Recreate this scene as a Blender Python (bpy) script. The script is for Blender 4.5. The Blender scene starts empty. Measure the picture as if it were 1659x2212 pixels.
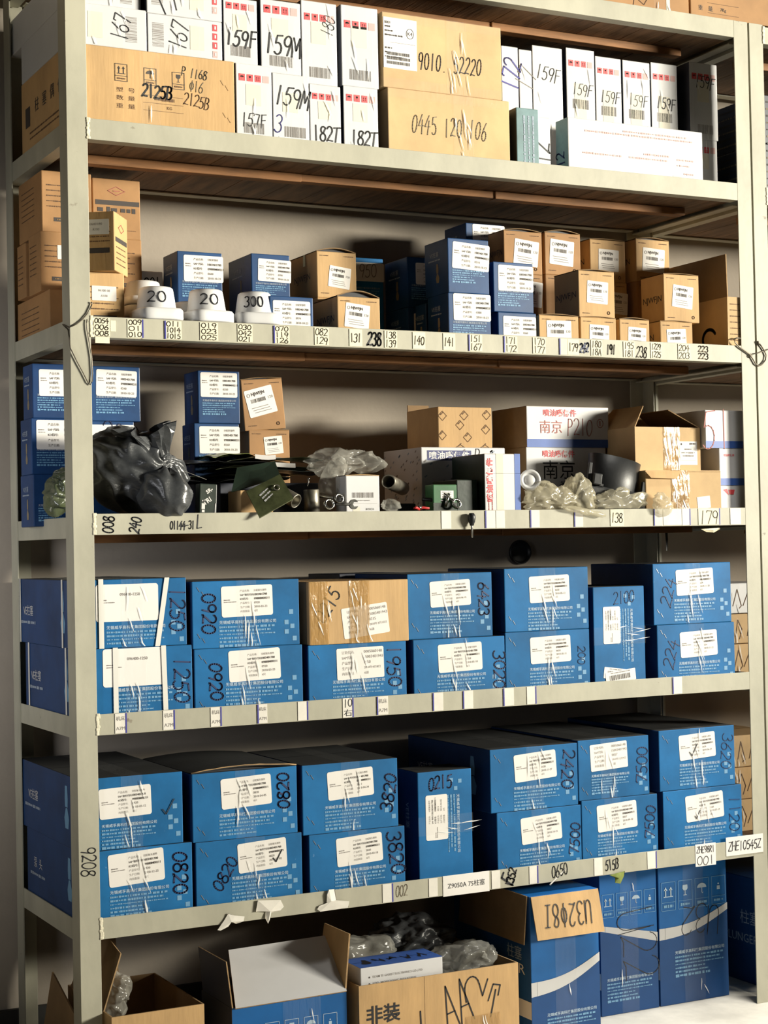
import bpy, bmesh, math, random
from mathutils import Vector, Matrix, noise

random.seed(7)
SC = bpy.context.scene
COL = SC.collection
PI = math.pi

# ------------------------------------------------------------------ camera
cam_d = bpy.data.cameras.new('camera'); cam = bpy.data.objects.new('camera', cam_d); COL.objects.link(cam)
cam_d.sensor_fit = 'HORIZONTAL'; cam_d.sensor_width = 36.0; cam_d.lens = 79.914
cam.matrix_world = Matrix(((0.888880, 0.008651, -0.458059, -1.20788), (-0.457696, -0.027262, -0.888690, -3.80581), (-0.020176, 0.999591, -0.020274, 1.30269), (0, 0, 0, 1)))
cam_d.clip_end = 60
SC.camera = cam

# ------------------------------------------------------------------ light: daylight through the open gate, front right, plus two added fills
SC.view_settings.view_transform = 'Standard'; SC.view_settings.look = 'None'
SC.view_settings.gamma = 1.0; SC.view_settings.use_curve_mapping = False
SC.view_settings.exposure = -0.8
wd = bpy.data.worlds.new('world'); SC.world = wd; wd.use_nodes = True
wd.node_tree.nodes['Background'].inputs[0].default_value = (0.80, 0.88, 1.0, 1)
wd.node_tree.nodes['Background'].inputs[1].default_value = 0.007

def area(name, loc, target, sx, sy, power, color, spread=180):
    d = bpy.data.lights.new(name, 'AREA'); d.shape = 'RECTANGLE'; d.size = sx; d.size_y = sy
    d.energy = power; d.color = color; d.spread = math.radians(spread)
    o = bpy.data.objects.new(name, d); COL.objects.link(o); o.location = loc
    o.rotation_euler = (Vector(target) - Vector(loc)).to_track_quat('-Z', 'Y').to_euler()
    return o
area('gate_daylight', (8.4, -5.7, 2.62), (-1.6, 0, 3.0), 2.6, 1.1, 445, (1.0, 0.94, 0.79), 50)
area('left_fill', (-1.95, -.95, 1.3), (-.15, .58, 1.3), 0.4, 1.0, 5.0, (0.96, 0.97, 1.0), 50)  # added fill from the left; its source is unseen
area('floor_fill', (1.9, -1.0, 3.6), (1.75, -.42, 0), 0.9, 0.5, 19, (1.0, 0.97, 0.90), 38)  # added lamp to brighten the floor at the right, no known skylight

# ------------------------------------------------------------------ materials
MATS = {}
def mat(name, color, rough=0.6, metal=0.0, var=0.0, vscale=8.0, stretch=(1, 1, 1), bump=0.0, bscale=40.0, color2=None,
        coat=0.0, alpha=1.0, trans=0.0, spec=0.5, bstretch=(1, 1, 1), speck=None):
    if name in MATS: return MATS[name]
    m = bpy.data.materials.new(name); m.use_nodes = True; MATS[name] = m
    nt = m.node_tree; b = nt.nodes['Principled BSDF']
    b.inputs['Base Color'].default_value = (*color, 1); b.inputs['Roughness'].default_value = rough
    b.inputs['Metallic'].default_value = metal; b.inputs['Coat Weight'].default_value = coat
    b.inputs['Coat Roughness'].default_value = 0.15
    b.inputs['Alpha'].default_value = alpha; b.inputs['Transmission Weight'].default_value = trans
    b.inputs['Specular IOR Level'].default_value = spec
    L = nt.links.new
    if var > 0 or bump > 0:
        tc = nt.nodes.new('ShaderNodeTexCoord'); oi = nt.nodes.new('ShaderNodeObjectInfo')
        ad = nt.nodes.new('ShaderNodeVectorMath'); ad.operation = 'MULTIPLY_ADD'
        cmb = nt.nodes.new('ShaderNodeCombineXYZ')
        for i in range(3): L(oi.outputs['Random'], cmb.inputs[i])
        L(cmb.outputs[0], ad.inputs[0]); ad.inputs[1].default_value = (7.3, 5.1, 3.7); L(tc.outputs['Object'], ad.inputs[2])
    if var > 0:
        mp = nt.nodes.new('ShaderNodeMapping'); mp.inputs['Scale'].default_value = stretch; L(ad.outputs[0], mp.inputs[0])
        n = nt.nodes.new('ShaderNodeTexNoise'); n.inputs['Scale'].default_value = vscale; n.inputs['Detail'].default_value = 6
        n.inputs['Roughness'].default_value = 0.62
        L(mp.outputs[0], n.inputs[0])
        r = nt.nodes.new('ShaderNodeValToRGB'); L(n.outputs['Fac'], r.inputs[0])
        c2 = color2 or tuple(c * (1 - var) for c in color)
        c1 = tuple(min(1, c * (1 + var * .45)) for c in color)
        r.color_ramp.elements[0].position = 0.32; r.color_ramp.elements[1].position = 0.66
        r.color_ramp.elements[0].color = (*c2, 1); r.color_ramp.elements[1].color = (*c1, 1)
        out = r.outputs[0]
        if speck:
            n3 = nt.nodes.new('ShaderNodeTexNoise'); n3.inputs['Scale'].default_value = speck[1]; n3.inputs['Detail'].default_value = 3
            L(ad.outputs[0], n3.inputs[0])
            r3 = nt.nodes.new('ShaderNodeValToRGB'); r3.color_ramp.elements[0].position = speck[2]; r3.color_ramp.elements[1].position = speck[2] + .05
            L(n3.outputs['Fac'], r3.inputs[0])
            mx = nt.nodes.new('ShaderNodeMix'); mx.data_type = 'RGBA'; L(r3.outputs[0], mx.inputs[0]); L(out, mx.inputs[6])
            mx.inputs[7].default_value = (*speck[0], 1); out = mx.outputs[2]
        L(out, b.inputs['Base Color'])
    if bump > 0:
        mp2 = nt.nodes.new('ShaderNodeMapping'); mp2.inputs['Scale'].default_value = bstretch; L(ad.outputs[0], mp2.inputs[0])
        n2 = nt.nodes.new('ShaderNodeTexNoise'); n2.inputs['Scale'].default_value = bscale; n2.inputs['Detail'].default_value = 4
        L(mp2.outputs[0], n2.inputs[0])
        bp = nt.nodes.new('ShaderNodeBump'); bp.inputs['Strength'].default_value = bump; bp.inputs['Distance'].default_value = 0.004
        L(n2.outputs['Fac'], bp.inputs['Height']); L(bp.outputs[0], b.inputs['Normal'])
    return m

def film(name, tint, clear, rough=0.12, bump=0.0, bscale=30, bstretch=(1, 1, 1), trl=0.0):
    """clear plastic: mostly see-through with a glossy skin and some milky scatter"""
    if name in MATS: return MATS[name]
    m = bpy.data.materials.new(name); m.use_nodes = True; MATS[name] = m
    nt = m.node_tree; nt.nodes.remove(nt.nodes['Principled BSDF']); out = nt.nodes['Material Output']; L = nt.links.new
    tr = nt.nodes.new('ShaderNodeBsdfTransparent'); tr.inputs[0].default_value = (1, 1, 1, 1)
    p = nt.nodes.new('ShaderNodeBsdfPrincipled'); p.inputs['Base Color'].default_value = (*tint, 1); p.inputs['Roughness'].default_value = rough
    p.inputs['Specular IOR Level'].default_value = 0.9
    mx = nt.nodes.new('ShaderNodeMixShader'); mx.inputs[0].default_value = 1 - clear
    surf = p.outputs[0]
    if trl:
        t2 = nt.nodes.new('ShaderNodeBsdfTranslucent'); t2.inputs[0].default_value = (*tint, 1)
        m2 = nt.nodes.new('ShaderNodeMixShader'); m2.inputs[0].default_value = trl; L(p.outputs[0], m2.inputs[1]); L(t2.outputs[0], m2.inputs[2]); surf = m2.outputs[0]
    L(tr.outputs[0], mx.inputs[1]); L(surf, mx.inputs[2]); L(mx.outputs[0], out.inputs[0])
    if bump:
        tc = nt.nodes.new('ShaderNodeTexCoord'); mp = nt.nodes.new('ShaderNodeMapping'); mp.inputs['Scale'].default_value = bstretch
        L(tc.outputs['Object'], mp.inputs[0]); n = nt.nodes.new('ShaderNodeTexNoise'); n.inputs['Scale'].default_value = bscale; n.inputs['Detail'].default_value = 5
        L(mp.outputs[0], n.inputs[0]); bp = nt.nodes.new('ShaderNodeBump'); bp.inputs['Strength'].default_value = bump; bp.inputs['Distance'].default_value = 0.006
        L(n.outputs['Fac'], bp.inputs['Height']); L(bp.outputs[0], p.inputs['Normal'])
    return m

M = dict(
    steel=mat('grey_green_paint', (0.43, 0.415, 0.325), 0.5, var=0.16, vscale=9, stretch=(1, 1, .5), bump=0.06, bscale=60, speck=((0.22, 0.19, 0.14), 34, 0.73)),
    weld=mat('cream_weld', (0.80, 0.75, 0.58), 0.6, var=0.2, vscale=60, bump=.6, bscale=90),
    plank=mat('dark_plank', (0.20, 0.115, 0.060), 0.75, var=0.55, vscale=6, stretch=(6, .8, 6), bump=0.25, bscale=20, bstretch=(6, .6, 6)),
    batten=mat('orange_batten', (0.30, 0.135, 0.045), 0.7, var=0.45, vscale=7, stretch=(.8, 6, 6), bump=0.2, bscale=22, bstretch=(.6, 6, 6)),
    wall=mat('plaster', (0.39, 0.34, 0.28), 0.9, var=0.10, vscale=3, bump=0.15, bscale=60),
    skirt=mat('black_skirting', (0.03, 0.03, 0.028), 0.7, var=.3),
    floor=mat('concrete', (0.72, 0.68, 0.59), 0.6, var=0.25, vscale=5, bump=0.1, bscale=30),
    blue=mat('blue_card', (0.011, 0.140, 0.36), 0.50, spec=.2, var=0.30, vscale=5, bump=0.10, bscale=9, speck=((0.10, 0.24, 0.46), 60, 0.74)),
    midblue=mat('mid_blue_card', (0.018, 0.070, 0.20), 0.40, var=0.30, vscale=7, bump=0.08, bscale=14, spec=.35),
    near_black=mat('near_black_card', (0.011, 0.013, 0.014), 0.8, var=.4, vscale=9),  # near-black card for carton tops and the bulging lid
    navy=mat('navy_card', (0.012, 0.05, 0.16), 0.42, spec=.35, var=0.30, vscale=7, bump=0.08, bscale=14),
    royal=mat('royal_card', (0.008, 0.12, 0.38), 0.46, spec=.3, var=0.22, vscale=4, bump=0.08, bscale=7),
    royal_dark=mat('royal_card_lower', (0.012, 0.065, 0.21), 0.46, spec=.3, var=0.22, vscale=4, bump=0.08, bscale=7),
    kraft=mat('kraft_card', (0.57, 0.36, 0.16), 0.72, var=0.20, vscale=6, stretch=(2.2, 1, .6), bump=0.10, bscale=50, bstretch=(3, 3, .3)),
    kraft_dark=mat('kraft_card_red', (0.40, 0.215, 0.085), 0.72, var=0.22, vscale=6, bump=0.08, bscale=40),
    kraft_pale=mat('kraft_card_pale', (0.62, 0.42, 0.21), 0.74, var=0.18, vscale=6, bump=0.1, bscale=40),
    kraft_edge=mat('kraft_cut_edge', (0.42, 0.27, 0.13), 0.85, var=.3, vscale=50),
    kraft_shaded=mat('kraft_card_shaded', (0.24, 0.15, 0.07), 0.85, var=.2),  # kraft with shade put into its colour, for inner faces and dim flaps
    white=mat('white_card', (0.66, 0.66, 0.67), 0.42, var=0.06, vscale=5, bump=0.08, bscale=10),
    white_grey=mat('white_card_grey', (0.60, 0.62, 0.65), 0.42, var=0.08, vscale=5, bump=0.08, bscale=10),
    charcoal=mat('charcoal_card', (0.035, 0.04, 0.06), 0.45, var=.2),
    cream=mat('cream_label', (0.70, 0.66, 0.55), 0.6, var=.05),
    teal=mat('teal_card', (0.15, 0.26, 0.28), 0.5, var=.3, vscale=12, bump=.1),
    greenk=mat('dark_green_card', (0.018, 0.032, 0.022), 0.4, var=.4, vscale=12, bump=.2, bscale=20),
    green=mat('green_card', (0.045, 0.16, 0.065), 0.35, var=.35, vscale=14),
    olive=mat('olive_packet', (0.070, 0.080, 0.036), 0.32, var=.45, vscale=22, bump=.35, bscale=30),
    lime=mat('lime_packet', (0.22, 0.27, 0.06), 0.3, var=.4, vscale=22, bump=.3),
    blackp=mat('black_plastic', (0.014, 0.015, 0.016), 0.42, var=.3, bump=.08, bscale=60),
    grease=mat('dark_metal', (0.06, 0.06, 0.055), 0.42, metal=.8, var=.5, vscale=30),
    pipe=mat('dull_metal', (0.30, 0.28, 0.23), 0.42, metal=.75, var=.4, vscale=20, bump=.1),
    chrome=mat('bright_metal', (0.62, 0.61, 0.57), 0.24, metal=1, var=.2, vscale=30),
    wire=mat('iron_wire', (0.16, 0.14, 0.11), 0.45, metal=.7),
    bag=mat('grey_black_bag', (0.060, 0.064, 0.068), 0.33, var=.3, vscale=8, bump=.7, bscale=30, bstretch=(1, 1, 2.2), spec=.6),
    tub=mat('milky_plastic', (0.74, 0.74, 0.74), 0.38, var=.05),
    paper=mat('white_paper', (0.80, 0.775, 0.74), 0.6, var=.04),
    tag=mat('cream_tag', (0.78, 0.73, 0.55), 0.65, var=.08, vscale=30),
    tagw=mat('pale_tag', (0.76, 0.73, 0.66), 0.6, var=.08, vscale=30),
    ink=mat('black_ink', (0.010, 0.011, 0.016), 0.5),
    inkb=mat('brown_ink', (0.06, 0.045, 0.022), 0.6),
    inkp=mat('faint_pencil', (0.22, 0.18, 0.12), 0.7),
    inkblue=mat('blue_ink', (0.045, 0.045, 0.30), 0.5),
    inknavy=mat('navy_ink', (0.012, 0.025, 0.10), 0.5),
    inkred=mat('dark_red_ink', (0.40, 0.11, 0.09), 0.6),
    printg=mat('grey_print', (0.27, 0.25, 0.235), 0.7),
    printk=mat('black_print', (0.055, 0.045, 0.04), 0.7),
    printbr=mat('brown_print', (0.15, 0.085, 0.045), 0.8),
    pale=mat('pale_blue_print', (0.42, 0.55, 0.68), 0.5),
    pale2=mat('faint_blue_print', (0.15, 0.33, 0.53), 0.45),
    palenavy=mat('grey_blue_print', (0.30, 0.36, 0.45), 0.5),
    silver=mat('silver_print', (0.56, 0.56, 0.56), 0.5),
    red=mat('red_print', (0.72, 0.075, 0.085), 0.5),
    pink=mat('pink_print', (0.66, 0.40, 0.38), 0.6),
    signblue=mat('blue_panel', (0.025, 0.035, 0.16), 0.5),
    stripblue=mat('blue_strip', (0.05, 0.13, 0.45), 0.45, var=.2),
    stain=mat('dark_red_stain', (0.055, 0.018, 0.016), 0.5, var=.4),
    redtool=mat('red_rubber', (0.50, 0.03, 0.03), 0.4),
    strap=mat('white_strap', (0.74, 0.73, 0.68), 0.4),
    staple=mat('staple_metal', (0.70, 0.72, 0.74), 0.25, metal=.9),
    tape=film('packing_tape', (0.75, 0.75, 0.72), 0.955, 0.10, bump=.8, bscale=22, bstretch=(6, 6, 1)),
    tapebrown=film('yellow_tape', (0.50, 0.30, 0.10), 0.45, 0.15, bump=.6, bscale=22, bstretch=(5, 5, 1)),
    crease_glint=film('tape_crease_glint', (0.93, 0.93, 0.91), 0.12, 0.10),  # whitish tape creases, their bright glints put into the colour
    clear=film('clear_bag', (0.70, 0.69, 0.62), 0.74, 0.14, bump=.4, bscale=30, trl=.25),
    clear2=film('clear_bag_dusty', (0.66, 0.61, 0.45), 0.52, 0.20, bump=.4, bscale=34, trl=.3),
    clearg=film('green_bag', (0.10, 0.12, 0.06), 0.30, 0.2, bump=.6, bscale=30),
)

# ------------------------------------------------------------------ mesh collector
class MB:
    def __init__(s): s.v = []; s.f = []; s.mi = []; s.mats = []; s.sm = []
    def m(s, name):
        if name not in s.mats: s.mats.append(name)
        return s.mats.index(name)
    def add(s, verts, faces, name, X=None, smooth=False):
        o = len(s.v); k = s.m(name)
        s.v += [tuple(X @ Vector(p)) for p in verts] if X is not None else [tuple(p) for p in verts]
        s.f += [tuple(i + o for i in f) for f in faces]; s.mi += [k] * len(faces); s.sm += [smooth] * len(faces)
    def box(s, x0, x1, y0, y1, z0, z1, name, X=None, sides=None):
        v = [(x0, y0, z0), (x1, y0, z0), (x1, y1, z0), (x0, y1, z0), (x0, y0, z1), (x1, y0, z1), (x1, y1, z1), (x0, y1, z1)]
        F = dict(bottom=(0, 3, 2, 1), top=(4, 5, 6, 7), front=(0, 1, 5, 4), right=(1, 2, 6, 5), back=(2, 3, 7, 6), left=(3, 0, 4, 7))
        for k, f in F.items():
            s.add([v[i] for i in f], [(0, 1, 2, 3)], (sides or {}).get(k, name), X)
    def bevbox(s, x0, x1, y0, y1, z0, z1, name, bev=.002, X=None, sides=None, seg=2, smooth=True):
        bm = bmesh.new(); bmesh.ops.create_cube(bm, size=1)
        for v in bm.verts: v.co = Vector((x0 + (v.co.x + .5) * (x1 - x0), y0 + (v.co.y + .5) * (y1 - y0), z0 + (v.co.z + .5) * (z1 - z0)))
        bmesh.ops.bevel(bm, geom=bm.edges[:], offset=bev, segments=seg, affect='EDGES', profile=.5)
        bm.normal_update()
        grp = {}
        for f in bm.faces:
            n = f.normal; key = None
            if abs(n.x) > .7: key = 'right' if n.x > 0 else 'left'
            elif abs(n.y) > .7: key = 'back' if n.y > 0 else 'front'
            elif abs(n.z) > .7: key = 'top' if n.z > 0 else 'bottom'
            flat = max(abs(n.x), abs(n.y), abs(n.z)) > .999
            grp.setdefault(((sides or {}).get(key, name), flat), []).append([tuple(v.co) for v in f.verts])
        for (nm, flat), fl in grp.items():
            vv = []; ff = []
            for q in fl: ff.append(tuple(range(len(vv), len(vv) + len(q)))); vv += q
            s.add(vv, ff, nm, X, smooth=not flat and smooth)
        bm.free()
    def tube(s, pts, r, name, n=8, X=None, cap=True):
        pts = [Vector(p) for p in pts]; rs = r if isinstance(r, (list, tuple)) else [r] * len(pts)
        vv = []; ff = []; up = Vector((0.3, 0.2, 1)).normalized()
        for i, p in enumerate(pts):
            d = (pts[min(i + 1, len(pts) - 1)] - pts[max(i - 1, 0)]).normalized()
            a = d.cross(up)
            if a.length < .05: a = d.cross(Vector((1, 0, .1)))
            a.normalize(); b = a.cross(d).normalized()
            for k in range(n):
                t = 2 * PI * k / n; vv.append(p + (a * math.cos(t) + b * math.sin(t)) * rs[i])
        for i in range(len(pts) - 1):
            for k in range(n): ff.append((i * n + k, i * n + (k + 1) % n, (i + 1) * n + (k + 1) % n, (i + 1) * n + k))
        if cap: ff += [tuple(range(n - 1, -1, -1)), tuple(range((len(pts) - 1) * n, len(pts) * n))]
        s.add(vv, ff, name, X, smooth=True)
    def lathe(s, prof, name, n=36, X=None, sq=None):
        """profile (r, z) turned about z; sq gives a squircle exponent per ring"""
        vv = []; ff = []
        for i, (r, z) in enumerate(prof):
            e = sq[i] if sq else 2
            for k in range(n):
                t = 2 * PI * k / n; c, q = math.cos(t), math.sin(t)
                m_ = (abs(c) ** e + abs(q) ** e) ** (-1 / e)
                vv.append((r * m_ * c, r * m_ * q, z))
        for i in range(len(prof) - 1):
            for k in range(n): ff.append((i * n + k, i * n + (k + 1) % n, (i + 1) * n + (k + 1) % n, (i + 1) * n + k))
        s.add(vv, ff, name, X, smooth=True)
    def build(s, name, parent=None, loc=(0, 0, 0), rot=(0, 0, 0), merge=False):
        me = bpy.data.meshes.new(name); me.from_pydata(s.v, [], s.f)
        for n in s.mats: me.materials.append(M[n])
        me.polygons.foreach_set('material_index', s.mi); me.polygons.foreach_set('use_smooth', s.sm); me.update()
        if merge:
            bm = bmesh.new(); bm.from_mesh(me); bmesh.ops.remove_doubles(bm, verts=bm.verts, dist=1e-6); bm.to_mesh(me); bm.free()
        o = bpy.data.objects.new(name, me); COL.objects.link(o); o.location = loc; o.rotation_euler = rot
        if parent: o.parent = parent
        return o

def tag(o, label=None, cat=None, group=None, kind=None):
    for k, v in (('label', label), ('category', cat), ('group', group), ('kind', kind)):
        if v: o[k] = v
    return o
def thing(name, label, cat, loc=(0, 0, 0), rot=(0, 0, 0), group=None):
    o = bpy.data.objects.new(name, None); COL.objects.link(o); o.empty_display_size = .05
    o.location = loc; o.rotation_euler = rot
    return tag(o, label, cat, group)
def struct(name, mb):
    return tag(mb.build(name), kind='structure')

# ------------------------------------------------------------------ lettering
TXT = {}
def glyphs(text, bold=0.0, res=2):
    key = (text, bold, res)
    if key not in TXT:
        c = bpy.data.curves.new('lettering', 'FONT'); c.body = text; c.size = 1.0; c.resolution_u = res; c.offset = bold
        ob = bpy.data.objects.new('lettering', c); me = bpy.data.meshes.new_from_object(ob)
        v = [(p.co.x, p.co.y) for p in me.vertices]; fc = [tuple(p.vertices) for p in me.polygons]
        bpy.data.objects.remove(ob); bpy.data.curves.remove(c); bpy.data.meshes.remove(me)
        if not v: v = [(0, 0)]; fc = []
        x0 = min(p[0] for p in v); x1 = max(p[0] for p in v); y0 = min(p[1] for p in v); y1 = max(p[1] for p in v)
        TXT[key] = ([(p[0] - x0, p[1] - y0) for p in v], fc, x1 - x0, y1 - y0)
    return TXT[key]

class Face:
    """a flat face to draw on: origin, u and v directions, outward normal"""
    def __init__(s, mb, o, u, v, w, h, lift=.0005):
        s.mb = mb; s.o = Vector(o); s.u = Vector(u).normalized(); s.v = Vector(v).normalized(); s.n = s.u.cross(s.v); s.w = w; s.h = h; s.lift = lift; s.k = 0
    def flat(s, pts, faces, name, dz=0.0):
        s.mb.add([s.o + s.u * p[0] + s.v * p[1] + s.n * (s.lift + dz) for p in pts], faces, name)
    def rect(s, x, y, w, h, name, rot=0, dz=0.0):
        c, q = math.cos(rot), math.sin(rot)
        P = [(-w / 2, -h / 2), (w / 2, -h / 2), (w / 2, h / 2), (-w / 2, h / 2)]
        s.flat([(x + a * c - b * q, y + a * q + b * c) for a, b in P], [(0, 1, 2, 3)], name, dz)
    def poly(s, pts, name, dz=0.0): s.flat(pts, [tuple(range(len(pts)))], name, dz)
    def text(s, t, x, y, name, h=None, w=None, rot=0, bold=0.0, dz=.0002, align='c', hmax=None):
        vv, ff, tw, th = glyphs(t, bold)
        k = (h / th) if h else (w / tw)
        kx = ky = k
        if h and w: kx = w / tw
        if hmax and th * k > hmax: ky = hmax / th
        ox = {'c': tw / 2, 'l': 0, 'r': tw}[align]
        c, q = math.cos(rot), math.sin(rot); P = []
        for a, b in vv:
            a = (a - ox) * kx; b = (b - th / 2) * ky
            P.append((x + a * c - b * q, y + a * q + b * c))
        s.flat(P, ff, name, dz)
    def stroke(s, pts, w, name, dz=.0004):
        V = []; F = []; n = 6
        for i in range(len(pts) - 1):
            a, b = Vector(pts[i]), Vector(pts[i + 1]); d = b - a
            if d.length < 1e-7: continue
            e = Vector((-d.y, d.x)).normalized() * w / 2; k = len(V)
            V += [a - e, b - e, b + e, a + e]; F.append((k, k + 1, k + 2, k + 3))
        for p in pts:
            k = len(V); V += [Vector((p[0] + math.cos(t * 2 * PI / n) * w / 2, p[1] + math.sin(t * 2 * PI / n) * w / 2)) for t in range(n)]
            F.append(tuple(range(k, k + n)))
        s.k += 1
        s.flat([(p[0], p[1]) for p in V], F, name, dz)
    def frame(s, x, y, w, h, t, name):
        a, b = w / 2, h / 2
        s.stroke([(x - a, y - b), (x + a, y - b), (x + a, y + b), (x - a, y + b), (x - a, y - b)], t, name)
    def hand(s, t, x, y, length, rot, name, w=.003, asp=1.0, seed=0, gap=.80):
        """marker handwriting: t written along rot, centred on x, y"""
        rnd = random.Random(seed + len(t)); n = len(t); adv = length / n; hh = adv / gap / .62 * asp; ww = adv / gap
        c, q = math.cos(rot), math.sin(rot)
        for i, ch in enumerate(t):
            if ch == ' ' or ch not in PEN: continue
            cx = (i + .5 - n / 2) * adv; jy = rnd.uniform(-.05, .05) * hh; sk = rnd.uniform(.02, .16)
            for st in PEN[ch]:
                P = []
                for a, b in st:
                    lx = cx + (a - .5) * ww * .86 + (b - .5) * hh * sk; ly = (b - .5) * hh + jy
                    P.append((x + lx * c - ly * q, y + lx * q + ly * c))
                s.stroke(P, w, name)

def arc(cx, cy, rx, ry, a0, a1, n=12):
    return [(cx + rx * math.cos(math.radians(a0 + (a1 - a0) * i / n)), cy + ry * math.sin(math.radians(a0 + (a1 - a0) * i / n))) for i in range(n + 1)]
PEN = {
    '0': [arc(.5, .5, .38, .48, 100, 462, 16)], '1': [[(.42, 1), (.5, 0)]],
    '2': [arc(.48, .74, .36, .26, 160, -30, 9) + [(.12, .02), (.35, .08), (.9, .04)]],
    '3': [arc(.45, .76, .34, .24, 150, -70, 9) + arc(.45, .27, .40, .27, 80, -150, 10)],
    '4': [[(.62, 1), (.08, .38), (.92, .40)], [(.70, .72), (.62, -.05)]],
    '5': [[(.85, .98), (.32, .94), (.22, .55)] + arc(.45, .30, .38, .30, 110, -140, 10)],
    '6': [[(.72, 1), (.36, .66)] + arc(.48, .27, .35, .27, 150, -200, 14)],
    '7': [[(.08, .86), (.14, .98), (.88, .95), (.45, 0)]],
    '8': [[(.80, .90)] + arc(.50, .76, .30, .22, 60, 250, 9) + arc(.50, .26, .36, .26, 70, -250, 14) + [(.55, .55), (.80, .86)]],
    '9': [arc(.48, .72, .34, .27, 20, 380, 14) + [(.80, .60), (.62, 0)]],
    'F': [[(.30, .98), (.24, 0)], [(.26, .96), (.92, 1)], [(.26, .54), (.80, .58)]],
    'M': [[(.08, 0), (.16, .98), (.48, .35), (.80, 1), (.92, 0)]],
    'T': [[(.05, .94), (.95, .98)], [(.52, .96), (.46, 0)]],
    'B': [[(.2, 1), (.16, 0)], [(.18, .98)] + arc(.42, .76, .34, .23, 80, -80, 8) + arc(.42, .26, .44, .27, 80, -100, 8)],
    'P': [[(.24, 1), (.2, 0)], [(.22, .98)] + arc(.45, .75, .36, .24, 85, -95, 8) + [(.22, .50)]],
    'U': [[(.12, 1), (.14, .35)] + arc(.48, .28, .34, .28, 180, 350, 8) + [(.86, 1)], [(.86, .9), (.92, 0)]],
    'Z': [[(.1, .95), (.88, .97), (.12, .04), (.92, .02)]],
    'H': [[(.15, 1), (.15, 0)], [(.85, 1), (.85, 0)], [(.15, .5), (.85, .5)]],
    'E': [[(.85, .98), (.18, .96), (.16, .02), (.88, .04)], [(.17, .5), (.75, .52)]],
    'A': [[(.08, 0), (.48, 1), (.9, 0)], [(.25, .38), (.75, .38)]],
    'I': [[(.2, .97), (.8, .97)], [(.5, .97), (.5, .03)], [(.2, .03), (.8, .03)]],
    'L': [[(.3, 1), (.2, .08), (.95, .14)]],
    'l': [[(.5, 1), (.45, 0)]],
    'x': [[(.1, .9), (.9, .1)], [(.9, .9), (.1, .1)]],
    '-': [[(.15, .5), (.85, .52)]], '/': [[(.75, 1), (.25, 0)]], '.': [[(.45, .05), (.52, .05)]],
    'o': [arc(.5, .32, .36, .32, 90, 450, 12)],
    '@': [arc(.5, .5, .34, .32, 90, 450, 12), [(.52, 1), (.48, 0)]],
    'v': [[(.02, .42), (.30, 0), (.98, 1)]],
    'S': [arc(.5, .74, .36, .25, 40, 260, 8) + arc(.48, .26, .38, .26, 90, -140, 8)],
    'R': [[(.2, 1), (.16, 0)], [(.18, .98)] + arc(.42, .76, .34, .23, 80, -80, 8) + [(.3, .52), (.9, 0)]],
    'k': [[(.2, 1), (.18, 0)], [(.8, .7), (.2, .35), (.85, 0)]],
    'g': [arc(.48, .6, .34, .3, 20, 380, 12) + [(.8, .9), (.76, .0), (.4, -.15), (.15, .05)]],
}

# ------------------------------------------------------------------ the place
W, PW, D = 1.9, 0.0496, 0.4826                    # clear bay width, post width, front of the rear post
ZT, ZA, ZB, ZC, ZD, ZE = 2.7752, 2.3110, 1.8498, 1.3918, 0.9294, 0.4616      # top edges of the six shelf beams
BH, SINK = 0.049, 0.024                            # beam height, boards lie this far below the beam edge

b = MB(); b.box(-4, 6.5, .58, .72, 0, 3.7, 'wall'); struct('wall_back', b)
b = MB(); b.box(-4, 6.5, .566, .5795, .0, .13, 'skirt'); struct('baseboard_back', b)
b = MB(); b.box(-4, 6.5, -6.5, .72, -.12, 0, 'floor'); struct('floor', b)
def angle_post(x_out, sgn, y0, rear=False):
    """slotted angle: front leg plus a leg on the outer side"""
    m = MB(); t = .003; x1 = x_out - sgn * PW; dp = .0575
    xa, xb = sorted((x_out, x1)); xs = sorted((x_out, x_out - sgn * t))
    if not rear:
        m.bevbox(xa, xb, y0, y0 + t, 0, ZT, 'steel', .0008); m.box(xs[0], xs[1], y0 + t, y0 + dp, 0, ZT, 'steel')
    else:
        m.bevbox(xa, xb, y0 + dp - t, y0 + dp, 0, ZT, 'steel', .0008); m.box(xs[0], xs[1], y0, y0 + dp - t, 0, ZT, 'steel')
    return m
LEVELS = [ZT, ZA, ZB, ZC, ZD, ZE]

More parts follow.
